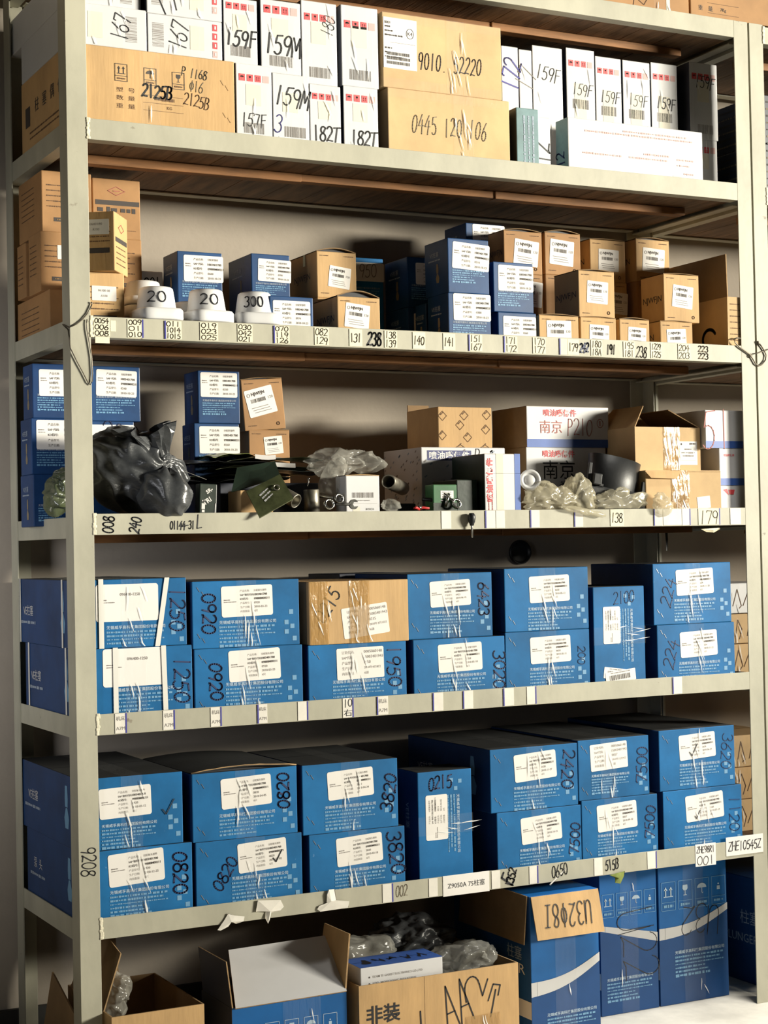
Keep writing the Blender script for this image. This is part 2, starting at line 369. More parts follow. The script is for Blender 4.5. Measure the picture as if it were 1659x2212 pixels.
def make_rack(ox, dz, label, writing):
    r = thing('storage_rack', label, 'shelf', (ox, 0, dz), group='steel racks along the wall'); r.location = (ox, 0, 0)
    for xo, sg in ((-PW, -1), (W + PW, 1)):
        m = angle_post(xo, sg, 0)
        if writing and sg == -1:
            f = Face(m, (-PW, 0, 0), (1, 0, 0), (0, 0, 1), PW, ZT)
            f.hand('9208', .024, 0.5933, .068, -PI / 2, 'ink', .0022, seed=3)
        m.build('post', r, (0, 0, 0)); angle_post(xo, sg, D, True).build('post', r)
    for k, z in enumerate(LEVELS):
        z = z + dz
        m = MB(); m.bevbox(0, W, .0, .003, z - BH, z, 'steel', .0008); m.box(0, W, .003, .034, z - BH, z - BH + .003, 'steel')
        rnd = random.Random(k)
        for q in range(9):                                   # weld bead at the left joint
            m.bevbox(-.003 + rnd.uniform(-.001, .001), .0055 + rnd.uniform(-.002, .002), -.002, .004, z - BH + q * .0055, z - BH + q * .0055 + .007, 'weld', .0018)
        if writing: beam_writing(m, k, z)
        bm = m.build('front_beam', r)
        if writing: beam_tags(bm, k, z)
        m = MB(); m.box(0, W, D + .050, D + .053, z - BH, z, 'steel'); m.box(0, W, D + .02, D + .050, z - BH, z - BH + .003, 'steel'); m.build('rear_beam', r)
        for xs in (-1, 1):
            x0, x1 = ((-PW + .0031, -PW + .0061) if xs < 0 else (W + PW - .0061, W + PW - .0031)); m = MB()
            m.box(x0, x1, .0032, D + .053, z - BH - .0065, z - .0065, 'steel')
            xi = (x1, x1 + .03) if xs < 0 else (x0 - .03, x0); m.box(xi[0], xi[1], .04, D + .045, z - BH - .0065, z - BH - .0035, 'steel'); m.build('side_rail', r)
        m = MB(); x = -.012; rnd = random.Random(20 + k)
        while x < W + .01:
            w = rnd.uniform(.115, .15); x2 = min(x + w, W + .012); j = rnd.uniform(0, .003)
            m.box(x, x2 - .0025, .036 - .03, D + .048, z - BH + .0045 + j * .3, z - SINK - .0005, 'plank'); x = x2
        m.build('shelf_board', r)
        m = MB(); m.bevbox(.05, .62, .165, .200, z - BH - .018, z - BH + .0042, 'batten', .002); m.bevbox(.605, 1.2, .169, .202, z - BH - .015, z - BH + .0042, 'batten', .002)
        m.bevbox(1.2, 1.84, .164, .198, z - BH - .017, z - BH + .0042, 'batten', .002); m.build('batten', r)
    return r

TAGS = {                                                   # beam: (x, width, lines, height factor, ink, edge line side, paper)
    'B': [
        (0.0066, 0.039, ['0054', '006', '008'], -0.046, -0.003, 'inkb', 0, 'tag'),
        (0.0883, 0.0375, ['009', '01', '010'], -0.046, -0.003, 'inkb', 1, 'tag'),
        (0.1816, 0.0409, ['011', '1014', '1015'], -0.046, -0.003, 'inkb', -1, 'tag'),
        (0.2689, 0.0462, ['019', '023', '025'], -0.046, -0.003, 'inkb', 0, 'tag'),
        (0.3655, 0.039, ['030', '042', '021'], -0.046, -0.003, 'inkb', 0, 'tag'),
        (0.462, 0.0407, ['070', '119', '126'], -0.046, -0.003, 'inkb', -1, 'tag'),
        (0.5702, 0.0387, ['082', '129'], -0.046, -0.003, 'inkb', 0, 'tag'),
        (0.6656, 0.0361, ['131'], -0.046, -0.003, 'inkb', 0, 'tag'),
        (0.7643, 0.0356, ['138', '139'], -0.046, -0.003, 'inkb', 0, 'tag'),
        (0.845, 0.0362, ['140'], -0.046, -0.003, 'inkb', 0, 'tag'),
        (0.9336, 0.0356, ['141'], -0.046, -0.003, 'inkb', 0, 'tag'),
        (1.0108, 0.0389, ['151', '167'], -0.046, -0.003, 'inkb', -1, 'tag'),
        (1.117, 0.0397, ['171', '172'], -0.046, -0.003, 'inkb', -1, 'tag'),
        (1.2047, 0.0397, ['170', '177'], -0.046, -0.003, 'inkb', 0, 'tag'),
        (1.3145, 0.0354, ['179'], -0.046, -0.003, 'inkb', 0, 'tag'),
        (1.3886, 0.036, ['180', '18A'], -0.046, -0.003, 'inkb', 0, 'tag'),
        (1.4943, 0.0367, ['195', '181'], -0.046, -0.003, 'inkb', 0, 'tag'),
        (1.585, 0.0366, ['1229', '1225'], -0.046, -0.003, 'inkb', 0, 'tag'),
        (1.6774, 0.0421, ['204', '203'], -0.046, -0.003, 'inkb', 0, 'tag'),
        (0.0467, 0.0135, [], -0.034, -0.008, 'inkb', 0, 'tag'),
        (0.0099, 0.0345, [], -0.062, -0.0475, 'inkb', 0, 'tag'),
        (1.2896, 0.0242, [], -0.046, -0.003, 'inkb', -1, 'tag'),
    ],
    'C': [
        (0.9176, 0.0285, [], -0.047, -0.001, 'inkb', 0, 'tagw'),
        (1.0494, 0.0293, [], -0.047, -0.001, 'inkb', -1, 'tagw'),
        (1.0802, 0.0267, [], -0.047, -0.001, 'inkb', 0, 'tagw'),
        (1.1864, 0.0273, [], -0.047, -0.001, 'inkb', -1, 'tagw'),
        (1.3243, 0.0266, [], -0.047, -0.001, 'inkb', -1, 'tagw'),
        (1.5842, 0.028, [], -0.047, -0.001, 'inkb', -1, 'tagw'),
        (1.6781, 0.0269, [], -0.047, -0.001, 'inkb', 1, 'tagw'),
        (1.8451, 0.0377, [], -0.047, -0.001, 'inkb', 0, 'tagw'),
        (1.439, 0.0431, ['138'], -0.047, -0.001, 'inkb', 0, 'tag'),
        (1.7337, 0.074, ['179'], -0.047, -0.001, 'inkb', 1, 'tag'),
        (1.6138, 0.0628, [], -0.046, -0.002, 'inkb', 0, 'tagw'),
    ],
    'D': [
        (0.0418, 0.0268, ['~机床', '~ A7M'], -0.047, -0.001, 'printg', 1, 'tagw'),
        (0.1593, 0.0276, ['~机床', '~ A7M'], -0.047, -0.001, 'printg', 1, 'tagw'),
        (0.2785, 0.0263, ['~机床', '~ A7M'], -0.047, -0.001, 'printg', 1, 'tagw'),
        (0.4006, 0.0243, ['~机床', '~ A7M'], -0.047, -0.001, 'printg', -1, 'tagw'),
        (0.5058, 0.0261, [], -0.047, -0.001, 'printg', 1, 'tagw'),
        (0.7239, 0.03, ['~机床', '~ A7M'], -0.047, -0.001, 'printg', -1, 'tagw'),
        (0.8833, 0.0287, [], -0.047, -0.001, 'printg', -1, 'tagw'),
        (0.9718, 0.0283, [], -0.047, -0.001, 'printg', -1, 'tagw'),
        (1.0924, 0.0304, [], -0.047, -0.001, 'printg', -1, 'tagw'),
        (1.1625, 0.0277, [], -0.047, -0.001, 'printg', 1, 'tagw'),
        (1.634, 0.0306, [], -0.047, -0.001, 'printg', -1, 'tagw'),
        (0.6275, 0.0281, ['10', '~右'], -0.048, 0.0, 'ink', 1, 'tagw'),
    ],
    'E': [
        (0.7276, 0.0281, [], -0.047, -0.001, 'inkb', 1, 'tagw'),
        (0.8592, 0.0254, [], -0.047, -0.001, 'inkb', 0, 'tagw'),
        (1.0437, 0.0257, [], -0.047, -0.001, 'inkb', 0, 'tagw'),
        (1.1582, 0.0257, [], -0.047, -0.001, 'inkb', 1, 'tagw'),
        (1.3613, 0.0267, [], -0.047, -0.001, 'inkb', 0, 'tagw'),
        (1.5346, 0.0292, [], -0.047, -0.001, 'inkb', 1, 'tagw'),
        (0.9001, 0.1366, ['~Z9050A 75柱塞'], -0.051, 0.001, 'ink', 0, 'paper'),
        (1.6961, 0.0701, ['ZHE98R1', '001'], -0.058, 0.003, 'ink', 0, 'paper'),
        (1.8023, 0.1309, ['ZHE10545Z'], -0.04, 0.012, 'ink', 0, 'paper'),
    ],
}
def beam_tags(bm, k, z):
    for (x, w, lines, lo, hi, ink, edge, pap) in TAGS.get('TABCDE'[k], []):
        m = MB(); h = hi - lo; yb = z + lo
        m.bevbox(x, x + w, -.0014, -.0004, yb, yb + h, pap, .0003)
        f = Face(m, (x, -.0014, yb), (1, 0, 0), (0, 0, 1), w, h, .0002)
        n = len(lines)
        for i, t in enumerate(lines):
            hh = h / n
            if t.startswith('~'): f.text(t[1:], w / 2, h - (i + .5) * hh, ink, w=w * .8, hmax=hh * .7)
            else: f.hand(t, w / 2, h - (i + .5) * hh, w * .88, 0, ink, .0017 if n > 1 else .0022, asp=min(1.0, hh * .8 / (w * .88 / len(t) / .8 / .62)), seed=int(x * 1000))
        if edge: f.rect(0 if edge < 0 else w, h / 2, .0035, h, 'inkblue', dz=.0003)
        lab = None
        if lines and not lines[0].startswith('~'): lab = 'paper tag reading ' + ' '.join(lines)
        tag(m.build('paper_tag', bm), lab)
def beam_writing(m, k, z):
    f = Face(m, (0, 0, z - BH), (1, 0, 0), (0, 0, 1), W, BH)
    for (lv, t, x, y, ln, rot, ink, wd) in MARKS:
        if lv == 'TABCDE'[k]: f.hand(t, x, y, ln, math.radians(rot), ink, wd, asp=1.0 if abs(rot) > 45 else (.68 if t == '223' else 1.25), seed=int(x * 100))
MARKS = [
    ('B', '238', 0.7368, 0.0240, 0.0400, 0, 'ink', 0.0042),
    ('B', '242', 1.3678, 0.0240, 0.0300, 0, 'inknavy', 0.0040),
    ('B', '191', 1.4548, 0.0220, 0.0300, 0, 'inkb', 0.0036),
    ('B', '238', 1.5556, 0.0180, 0.0360, 0, 'inkb', 0.0026),
    ('B', '223', 1.7651, 0.0340, 0.0360, 0, 'inkp', 0.0026),
    ('B', '223', 1.7651, 0.0140, 0.0360, 0, 'inkp', 0.0026),
    ('C', '008', 0.0343, 0.0240, 0.0400, 90, 'ink', 0.0030),
    ('C', '240', 0.0994, 0.0220, 0.0380, 80, 'ink', 0.0030),
    ('C', '01144-31', 0.2164, 0.0200, 0.0620, 0, 'ink', 0.0020),
    ('C', 'L', 0.2584, 0.0260, 0.0140, 0, 'ink', 0.0024),
    ('E', '002', 0.7824, 0.0260, 0.0340, 0, 'inkp', 0.0016),
    ('E', '1352', 1.1031, 0.0260, 0.0480, 70, 'ink', 0.0034),
    ('E', 'E', 1.0946, 0.0220, 0.0200, 60, 'ink', 0.0050),
    ('E', '0650', 1.2529, 0.0280, 0.0500, 8, 'ink', 0.0024),
    ('E', 'l', 1.2456, 0.0100, 0.0300, -50, 'tagw', 0.0040),
    ('E', '515B', 1.4194, 0.0260, 0.0440, 5, 'ink', 0.0026),
]

rack = make_rack(0, 0, 'cream painted steel rack across the middle of the photo with taped number tags', True)
make_rack(W + 2 * PW + .006, -.006, 'cream painted steel rack cut off by the right edge of the photo', False)

# torn tape scraps on the lowest beam
def scrap(pts, z, lab, mt='tagw', bulge=.006, seed=0):
    m = MB(); rnd = random.Random(seed); n = len(pts)
    c = Vector((sum(p[0] for p in pts) / n, 0, sum(p[1] for p in pts) / n))
    V = [(c.x, -.002 - bulge, c.z)] + [(p[0], -.0015 - rnd.uniform(0, bulge), p[1]) for p in pts] + [(p[0], -.0008 - rnd.uniform(0, bulge) , p[1] - .0004) for p in pts]
    F = [(0, 1 + i, 1 + (i + 1) % n) for i in range(n)] + [(1 + i, 1 + n + i, 1 + n + (i + 1) % n, 1 + (i + 1) % n) for i in range(n)]
    m.add(V, F, mt); return tag(m.build('tape_scrap', rack), lab)
scrap([(0.2914, 0.3999), (0.2844, 0.4018), (0.3037, 0.4236), (0.3134, 0.4379), (0.3299, 0.4305), (0.3548, 0.4253), (0.3510, 0.4148), (0.3319, 0.4115), (0.3201, 0.4173), (0.3128, 0.4072)], 0, 'crumpled tape scrap hanging off the beam', 'tagw', seed=0)
scrap([(0.3838, 0.4341), (0.3891, 0.4601), (0.4485, 0.4545), (0.4579, 0.4367), (0.4479, 0.4290), (0.4248, 0.4272), (0.4196, 0.4111), (0.4145, 0.4017), (0.4076, 0.4159), (0.4103, 0.4311)], 0, 'torn paper scrap in a T shape', 'tagw', seed=1)
scrap([(0.5722, 0.4531), (0.5775, 0.4649), (0.5951, 0.4641), (0.5996, 0.4364), (0.6324, 0.4305), (0.6295, 0.4160), (0.5539, 0.4145), (0.5465, 0.4210), (0.5517, 0.4283), (0.5718, 0.4328)], 0, 'torn paper scrap in an upside down T shape', 'tagw', seed=2)
scrap([(1.4097, 0.4120), (1.4565, 0.4182), (1.4546, 0.4048), (1.4420, 0.3863), (1.4241, 0.3907), (1.4275, 0.4027)], 0, 'curled scrap of tape under the beam', 'lime', seed=3)
scrap([(1.8053, 1.3364), (1.8052, 1.3338), (1.7839, 1.3238), (1.7582, 1.3254), (1.7424, 1.3334)], 0, 'torn paper corner under the 179 tag', 'tag', seed=4)


# ------------------------------------------------------------------ cartons: name -> centre x, front y, base z, width, depth, height
P = {
    'T1': (1.4918, 0.0060, 2.7514, 0.5145, 0.4000, 0.1832),
    'T2': (2.0073, 0.0060, 2.7757, 0.5054, 0.4000, 0.2108),
    'A1': (0.1663, 0.0060, 2.2872, 0.4125, 0.4072, 0.1984),
    'A2': (0.0559, 0.0080, 2.4857, 0.1918, 0.4010, 0.0977),
    'A3': (0.2485, 0.0080, 2.4857, 0.1899, 0.3300, 0.0928),
    'A4': (0.0514, 0.0200, 2.5834, 0.1828, 0.4929, 0.0904),
    'A5': (0.2476, 0.0060, 2.5785, 0.1916, 0.3300, 0.1066),
    'L1': (0.4254, 0.0100, 2.2872, 0.0954, 0.3000, 0.1984),
    'L2': (0.5237, 0.0100, 2.2872, 0.0987, 0.3000, 0.1849),
    'L3': (0.6172, 0.0100, 2.2872, 0.0861, 0.3000, 0.1684),
    'L4': (0.7162, 0.0100, 2.2872, 0.0977, 0.3000, 0.1743),
    'U1': (0.3942, 0.0140, 2.4857, 0.0894, 0.3000, 0.1593),
    'U2': (0.5007, 0.0120, 2.4721, 0.1083, 0.3000, 0.1804),
    'U3': (0.6051, 0.0120, 2.4557, 0.0980, 0.3000, 0.2076),
    'U4': (0.7180, 0.0120, 2.4616, 0.1043, 0.3000, 0.2046),
    'C2': (0.9726, 0.0080, 2.2872, 0.3614, 0.3500, 0.1820),
    'C1': (0.9560, 0.0080, 2.4693, 0.3521, 0.3500, 0.1920),
    'R1': (1.2275, 0.1200, 2.2872, 0.0537, 0.2500, 0.3671),
    'R2': (1.2773, 0.1200, 2.2872, 0.0416, 0.2500, 0.3635),
    'R3': (1.3487, 0.1200, 2.2872, 0.0979, 0.2500, 0.3800),
    'R4': (1.4572, 0.1200, 2.2872, 0.0946, 0.2500, 0.3863),
    'R5': (1.5505, 0.1200, 2.2872, 0.0877, 0.2500, 0.3736),
    'R6': (1.6461, 0.1200, 2.2872, 0.0941, 0.2500, 0.3733),
    'R7': (1.7427, 0.1200, 2.2872, 0.0926, 0.2500, 0.3776),
    'R8': (1.8614, 0.1000, 2.2872, 0.0994, 0.3000, 0.1665),
    'R9': (1.8669, 0.1000, 2.4538, 0.0995, 0.3000, 0.2209),
    'BG': (1.2066, 0.0045, 2.2872, 0.0693, 0.0900, 0.1683),
    'W1': (1.2569, 0.0080, 2.2872, 0.0466, 0.0600, 0.1503),
    'W2': (1.5583, 0.0040, 2.2872, 0.4497, 0.0600, 0.1578),
    'K5': (0.0094, 0.2000, 1.8260, 0.0956, 0.2871, 0.1138),
    'K3': (0.0129, 0.2400, 1.9398, 0.1224, 0.1015, 0.1475),
    'K1': (0.0237, 0.2500, 2.0873, 0.1264, 0.2066, 0.1508),
    'K3b': (0.0009, 0.3455, 1.9398, 0.1124, 0.0750, 0.1355),
    'K4b': (0.1613, 0.2700, 1.8260, 0.1169, 0.1400, 0.1127),
    'K4': (0.1596, 0.2700, 1.9387, 0.1236, 0.1400, 0.1475),
    'K2': (0.1593, 0.2750, 2.0862, 0.1243, 0.1400, 0.1498),
    'K7': (0.0563, 0.0700, 1.8260, 0.1006, 0.1200, 0.1390),
    'S1': (0.3500, 0.2000, 1.8260, 0.1203, 0.1029, 0.2267),
    'S2': (0.5437, 0.2000, 1.8260, 0.1073, 0.1545, 0.2326),
    'S3': (0.5193, 0.0200, 1.8260, 0.1169, 0.1400, 0.0973),
    'N1': (0.7174, 0.1700, 1.9498, 0.1139, 0.1801, 0.1205),
    'N1b': (0.7174, 0.1700, 1.8260, 0.1139, 0.1801, 0.1238),
    'N2': (0.7044, 0.0200, 1.8260, 0.1196, 0.1371, 0.1051),
    'S4': (0.8618, 0.3000, 1.8260, 0.1176, 0.1600, 0.2588),
    'S5': (0.9993, 0.2000, 1.9417, 0.1164, 0.1295, 0.1353),
    'S5b': (0.9993, 0.2000, 1.8260, 0.1164, 0.1295, 0.1157),
    'S7': (1.0265, 0.0200, 1.8260, 0.1271, 0.1110, 0.1303),
    'S6': (1.0261, 0.0200, 1.9563, 0.1230, 0.1246, 0.1424),
    'S8': (1.0225, 0.1360, 1.8260, 0.1231, 0.0600, 0.1183),
    'S9': (1.2608, 0.3300, 2.0731, 0.1200, 0.1223, 0.1363),
    'S9b': (1.2608, 0.3300, 1.8260, 0.1200, 0.1223, 0.2471),
    'S11': (1.1744, 0.0250, 1.8260, 0.1184, 0.1400, 0.0878),
    'S10': (1.1651, 0.0250, 1.9138, 0.1232, 0.1400, 0.1322),
    'N9': (1.3085, 0.0300, 1.8260, 0.1260, 0.1600, 0.0864),
    'N10': (1.4358, 0.0300, 1.8260, 0.1165, 0.1600, 0.0864),
    'N11': (1.5554, 0.0300, 1.8260, 0.0999, 0.1600, 0.0864),
    'N12': (1.6976, 0.0300, 1.8260, 0.1107, 0.1600, 0.0864),
    'N7': (1.4362, 0.0350, 1.9124, 0.1175, 0.1202, 0.1276),
    'N8': (1.7215, 0.0350, 1.9124, 0.1217, 0.1066, 0.1336),
    'N3': (1.3323, 0.2400, 2.0580, 0.1255, 0.0850, 0.1195),
    'N13': (1.3323, 0.2400, 1.8260, 0.1255, 0.0850, 0.2320),
    'N4': (1.4646, 0.2400, 2.0616, 0.1203, 0.1600, 0.1195),
    'N13b': (1.4646, 0.2400, 1.8260, 0.1203, 0.1600, 0.2356),
    'N5': (1.6220, 0.2450, 2.0503, 0.1223, 0.1600, 0.1218),
    'N5b': (1.6220, 0.2400, 1.8260, 0.1223, 0.1600, 0.2243),
    'N6': (1.7773, 0.2400, 2.0587, 0.1192, 0.1600, 0.1234),
    'N6b': (1.7773, 0.2400, 1.8260, 0.1192, 0.1600, 0.2327),
    'BIG': (1.9003, 0.0060, 1.8260, 0.0833, 0.4600, 0.1613),
    'C3c': (-0.0114, 0.2500, 1.3680, 0.1202, 0.1127, 0.1274),
    'C2c': (-0.0117, 0.2500, 1.4954, 0.1248, 0.0961, 0.1358),
    'C1c': (-0.0106, 0.2500, 1.6313, 0.1180, 0.0834, 0.1328),
    'C5c': (0.1252, 0.2500, 1.3680, 0.1226, 0.1600, 0.2587),
    'C4c': (0.1404, 0.2500, 1.6267, 0.1279, 0.1600, 0.1362),
    'C7c': (0.4074, 0.2500, 1.3680, 0.1227, 0.0865, 0.2573),
    'C6c': (0.4153, 0.2500, 1.6254, 0.1141, 0.0998, 0.1345),
    'C9c': (0.5616, 0.2700, 1.3680, 0.1153, 0.1500, 0.2446),
    'C8c': (0.5515, 0.2700, 1.6126, 0.1164, 0.1500, 0.1326),
    'NB': (1.1033, 0.2000, 1.3680, 0.2619, 0.2190, 0.1991),
    'DP': (1.1161, 0.2100, 1.5671, 0.1687, 0.1796, 0.1105),
    'NJ2': (1.4223, 0.1800, 1.3680, 0.2648, 0.1289, 0.2007),
    'NJ1': (1.4301, 0.1800, 1.5687, 0.2730, 0.1847, 0.1139),
    'WC': (1.1155, 0.0200, 1.3680, 0.1090, 0.1720, 0.1719),
    'LT': (1.7029, 0.0200, 1.3680, 0.2593, 0.2000, 0.1297),
    'OC': (1.6742, 0.0500, 1.4978, 0.2236, 0.2000, 0.1216),
    'RW3': (1.8880, 0.0300, 1.3680, 0.1040, 0.3000, 0.0881),
    'RW2': (1.8880, 0.0300, 1.4561, 0.1040, 0.3000, 0.1054),
    'RW1': (1.8650, 0.0300, 1.5615, 0.1500, 0.3000, 0.1068),
    'SW': (0.7030, 0.0150, 1.3680, 0.0942, 0.0600, 0.1135),
    'STB': (0.4230, 0.0350, 1.3680, 0.0869, 0.0800, 0.0785),
    'D2': (0.0984, 0.0100, 0.9056, 0.2809, 0.4403, 0.1737),
    'D1': (0.0917, 0.0120, 1.0793, 0.2714, 0.5090, 0.1598),
    'D4': (0.3839, 0.0080, 0.9056, 0.2824, 0.3000, 0.1621),
    'D3': (0.3793, 0.0080, 1.0677, 0.2792, 0.3000, 0.1609),
    'D6': (0.6774, 0.0100, 0.9056, 0.2729, 0.3000, 0.1581),
    'D5': (0.6827, 0.0070, 1.0637, 0.2775, 0.3000, 0.1555),
    'D8': (0.9683, 0.0080, 0.9056, 0.2711, 0.3000, 0.1591),
    'D7': (0.9476, 0.0140, 1.0647, 0.2493, 0.3000, 0.1666),
    'D10': (1.2370, 0.0080, 0.9056, 0.2634, 0.3000, 0.1666),
    'D9': (1.2374, 0.0080, 1.0723, 0.2620, 0.3000, 0.1663),
    'D11': (1.4695, 0.0120, 0.9056, 0.1675, 0.2500, 0.2766),
    'D13': (1.7237, 0.0080, 0.9056, 0.2662, 0.3000, 0.1666),
    'D12': (1.7148, 0.0080, 1.0722, 0.2674, 0.3000, 0.1680),
    'DB': (0.8780, 0.3300, 0.9056, 0.1872, 0.2000, 0.3256),
    'E2': (0.0936, 0.0080, 0.4378, 0.2712, 0.4546, 0.1759),
    'E1': (0.0823, 0.0100, 0.6138, 0.2526, 0.4876, 0.1679),
    'E4': (0.3757, 0.0080, 0.4378, 0.2767, 0.3500, 0.1722),
    'E3': (0.3674, 0.0080, 0.6100, 0.2727, 0.3500, 0.1627),
    'E6': (0.6654, 0.0080, 0.4378, 0.2654, 0.3500, 0.1621),
    'E5': (0.6492, 0.0080, 0.6000, 0.2640, 0.3500, 0.1711),
    'E7': (0.9286, 0.0300, 0.4378, 0.1584, 0.1119, 0.2877),
    'E10': (1.1989, 0.0080, 0.4378, 0.2611, 0.4000, 0.1684),
    'E8': (1.1866, 0.0080, 0.6063, 0.2706, 0.4500, 0.1646),
    'E11': (1.4550, 0.0080, 0.4378, 0.2478, 0.4000, 0.1769),
    'E9': (1.4388, 0.0080, 0.6147, 0.2305, 0.4500, 0.1611),
    'E13': (1.7332, 0.0080, 0.4378, 0.2713, 0.4000, 0.1794),
    'E12': (1.7179, 0.0080, 0.6173, 0.2594, 0.4500, 0.1667),
    'F5': (1.5505, 0.1150, 0.0000, 0.1918, 0.3000, 0.3950),
    'F6': (1.7724, 0.1150, 0.0000, 0.2391, 0.3000, 0.4000),
    'F4': (1.2450, -0.0300, 0.0000, 0.2125, 0.4000, 0.3886),
    'F3': (0.8547, -0.0600, 0.0000, 0.4542, 0.3600, 0.2341),
    'F2': (0.4536, -0.0400, 0.0000, 0.2996, 0.1965, 0.2218),
    'F1': (0.1181, -0.0500, 0.0000, 0.2243, 0.3400, 0.2456),
    'GD': (1.0220, 0.0450, 1.3680, 0.0620, 0.1300, 0.1050),
    'GB': (0.9505, 0.0350, 1.3680, 0.0700, 0.0450, 0.0920),
    'SRB': (0.3000, 0.0500, 1.3680, 0.0450, 0.0300, 0.0950),
    'DKC': (0.5000, 0.1300, 1.3680, 0.2700, 0.1150, 0.1000),
    'GR': (0.2620, 0.3100, 1.8260, 0.0580, 0.1400, 0.1900),
}

def sticker(kind, key=''):
    """printed paper label as its own mesh; returns (mesh collector, width, height)"""
    m = MB()
    def plate(w, h, r):
        pts = []
        for cx, cy, a in ((w / 2 - r, h / 2 - r, 0), (-w / 2 + r, h / 2 - r, 90), (-w / 2 + r, -h / 2 + r, 180), (w / 2 - r, -h / 2 + r, 270)):
            pts += arc(cx, cy, r, r, a, a + 90, 5)
        n = len(pts)
        m.add([(p[0], 0, p[1]) for p in pts] + [(p[0], -.0004, p[1]) for p in pts],
              [tuple(range(n, 2 * n))] + [(i, (i + 1) % n, n + (i + 1) % n, n + i) for i in range(n)], 'paper')
        return Face(m, (0, -.0004, 0), (1, 0, 0), (0, 0, 1), w, h, .0002)
    if kind == 'full':
        w, h = .133, .074; f = plate(w, h, .006); num, date = key.split('|')
        rows = [('产品名称:', '分配泵头部件'), ('SAP 物料代码:', '1003401700'), ('KD图号:', '09880M00211'), ('产品型号:', num), ('生产日期:', date), ('内装数量:', '6只')]
        for i, (a, c) in enumerate(rows):
            y = h / 2 - .0125 - i * .0098; nm = 'printk' if i in (1, 2) else 'printg'
            f.text(a, -.018, y, nm, h=.0056, align='l', bold=.01 if i in (1, 2) else 0); f.text(c, .018, y, nm, h=.0054, align='l', bold=.02 if i in (1, 2) else .01)
        greek(f, -.060, .004, .016, .003, 'printg', 1); greek(f, -.060, -.001, .032, .0022, 'printg', 2)
    elif kind == 'short':
        w, h = .140, .080; f = plate(w, h, .006); f.text('096400-1250', .006, .018, 'printg', h=.0065, bold=.02)
        greek(f, -.062, .006, .016, .003, 'printg', 1); greek(f, -.062, .001, .034, .0022, 'printg', 2)
    elif kind == 'order':
        w, h = .128, .076; f = plate(w, h, .004); num, date = key.split('|')
        for i, (a, c) in enumerate([('订货代码:', '0005060148'), ('SAP代码:', '15003401943'), ('产品型号:', num), ('生产日期:', date), ('内装数量:', '6副')]):
            y = h / 2 - .0105 - i * .0128
            f.text(a, -.050, y, 'printg', h=.0075, align='l'); f.text(c, .010, y, 'printg', h=.007, align='l')
    elif kind == 'small':
        w, h = .096, .060; f = plate(w, h, .004)
        for i, (a, c) in enumerate([('产品名称:', '分配泵部件'), ('SAP 代码:', '1003401700'), ('KD图号:', '09880M00211'), ('产品型号:', key), ('生产日期:', '2010-10-23')]):
            y = h / 2 - .009 - i * .0106; nm = 'printk' if i in (1, 2) else 'printg'
            f.text(a, -.024, y, nm, h=.0055, align='l', bold=.01); f.text(c, .010, y, nm, h=.0052, align='l', bold=.02)
        greek(f, -.044, .010, .012, .0028, 'printg', 1); greek(f, -.044, .005, .014, .002, 'printg', 2)
    elif kind == 'nj':
        w, h = .056, .050; f = plate(w, h, .002)
        f.text('NJWFJN', -.002, .015, 'printk', h=.0075, bold=.03); f.text('120', .021, .004, 'printg', h=.005)
        bars(f, -.004, .0035, .030, .007, 'printk', 5)
        for i in range(3): f.rect(-.004 + .002 * i, -.009 - i * .0045, .034, .0012, 'printg')
        f.stroke(arc(-.021, .015, .003, .003, 0, 360, 8), .0008, 'printg')
    elif kind == 'plain':
        w, h = .062, .036; f = plate(w, h, .002); f.text(key.split('|')[0], 0, .007, 'printg', h=.0055); f.text(key.split('|')[1], 0, -.006, 'printg', h=.0055)
    elif kind == 'part':
        w, h = .074, .100; f = plate(w, h, .001)
        f.text('BOSCH', -.028, .040, 'printk', h=.005, w=.012, bold=.02); 
        for i, ww in enumerate([.012, .018, .040, 0, 0, .016, .012, .040]):
            if ww: greek(f, -.034, .032 - i * .0085, ww, .0034, 'printk', i)
        f.rect(.006, .001, .055, .0008, 'printg')
        for i in range(3): bars(f, -.004, -.021 - i * .009, .052, .006, 'printk', 9 + i, dense=True)
        f.stroke(arc(.022, .022, .008, .010, 0, 360, 16), .0008, 'printk'); f.text('K4', .022, .022, 'printk', h=.007)
    elif kind == 'hand':
        w, h = .10, .052; f = plate(w, h, .004)
        t, ink = key.split('|'); f.hand(t, 0, .004, .055, 0, ink, .0022)
    elif kind == 'barcode':
        w, h = .094, .030; f = plate(w, h, .002); bars(f, -.002, -.001, .066, .013, 'printk', 4); greek(f, -.030, .011, .060, .0026, 'printg', 3)
    elif kind == 'ship':
        w, h = .060, .060; f = plate(w, h, .001); f.text('◆', -.020, .023, 'printk', h=.006); greek(f, .006, .024, .020, .005, 'printk', 1); greek(f, -.010, .010, .022, .004, 'printg', 2); greek(f, -.020, .001, .042, .004, 'printg', 3); greek(f, -.016, -.007, .034, .004, 'printg', 4); f.rect(0, -.019, .05, .0006, 'printg')
    elif kind == 'grey':
        w, h = .040, .030; f = plate(w, h, .001)
    return m, w, h
def bars(f, x, y, w, h, name, seed=0, dense=False, rot=0):
    rnd = random.Random(seed); c, q = math.cos(rot), math.sin(rot); a = -w / 2
    while a < w / 2:
        t = rnd.choice((.0006, .0009, .0014, .002)) * (w / .05); 
        if a + t > w / 2: break
        f.rect(x + (a + t / 2) * c, y + (a + t / 2) * q, t, h, name, rot=rot); a += t + rnd.choice((.0007, .001, .0016) if not dense else (.0005, .0007)) * (w / .05)

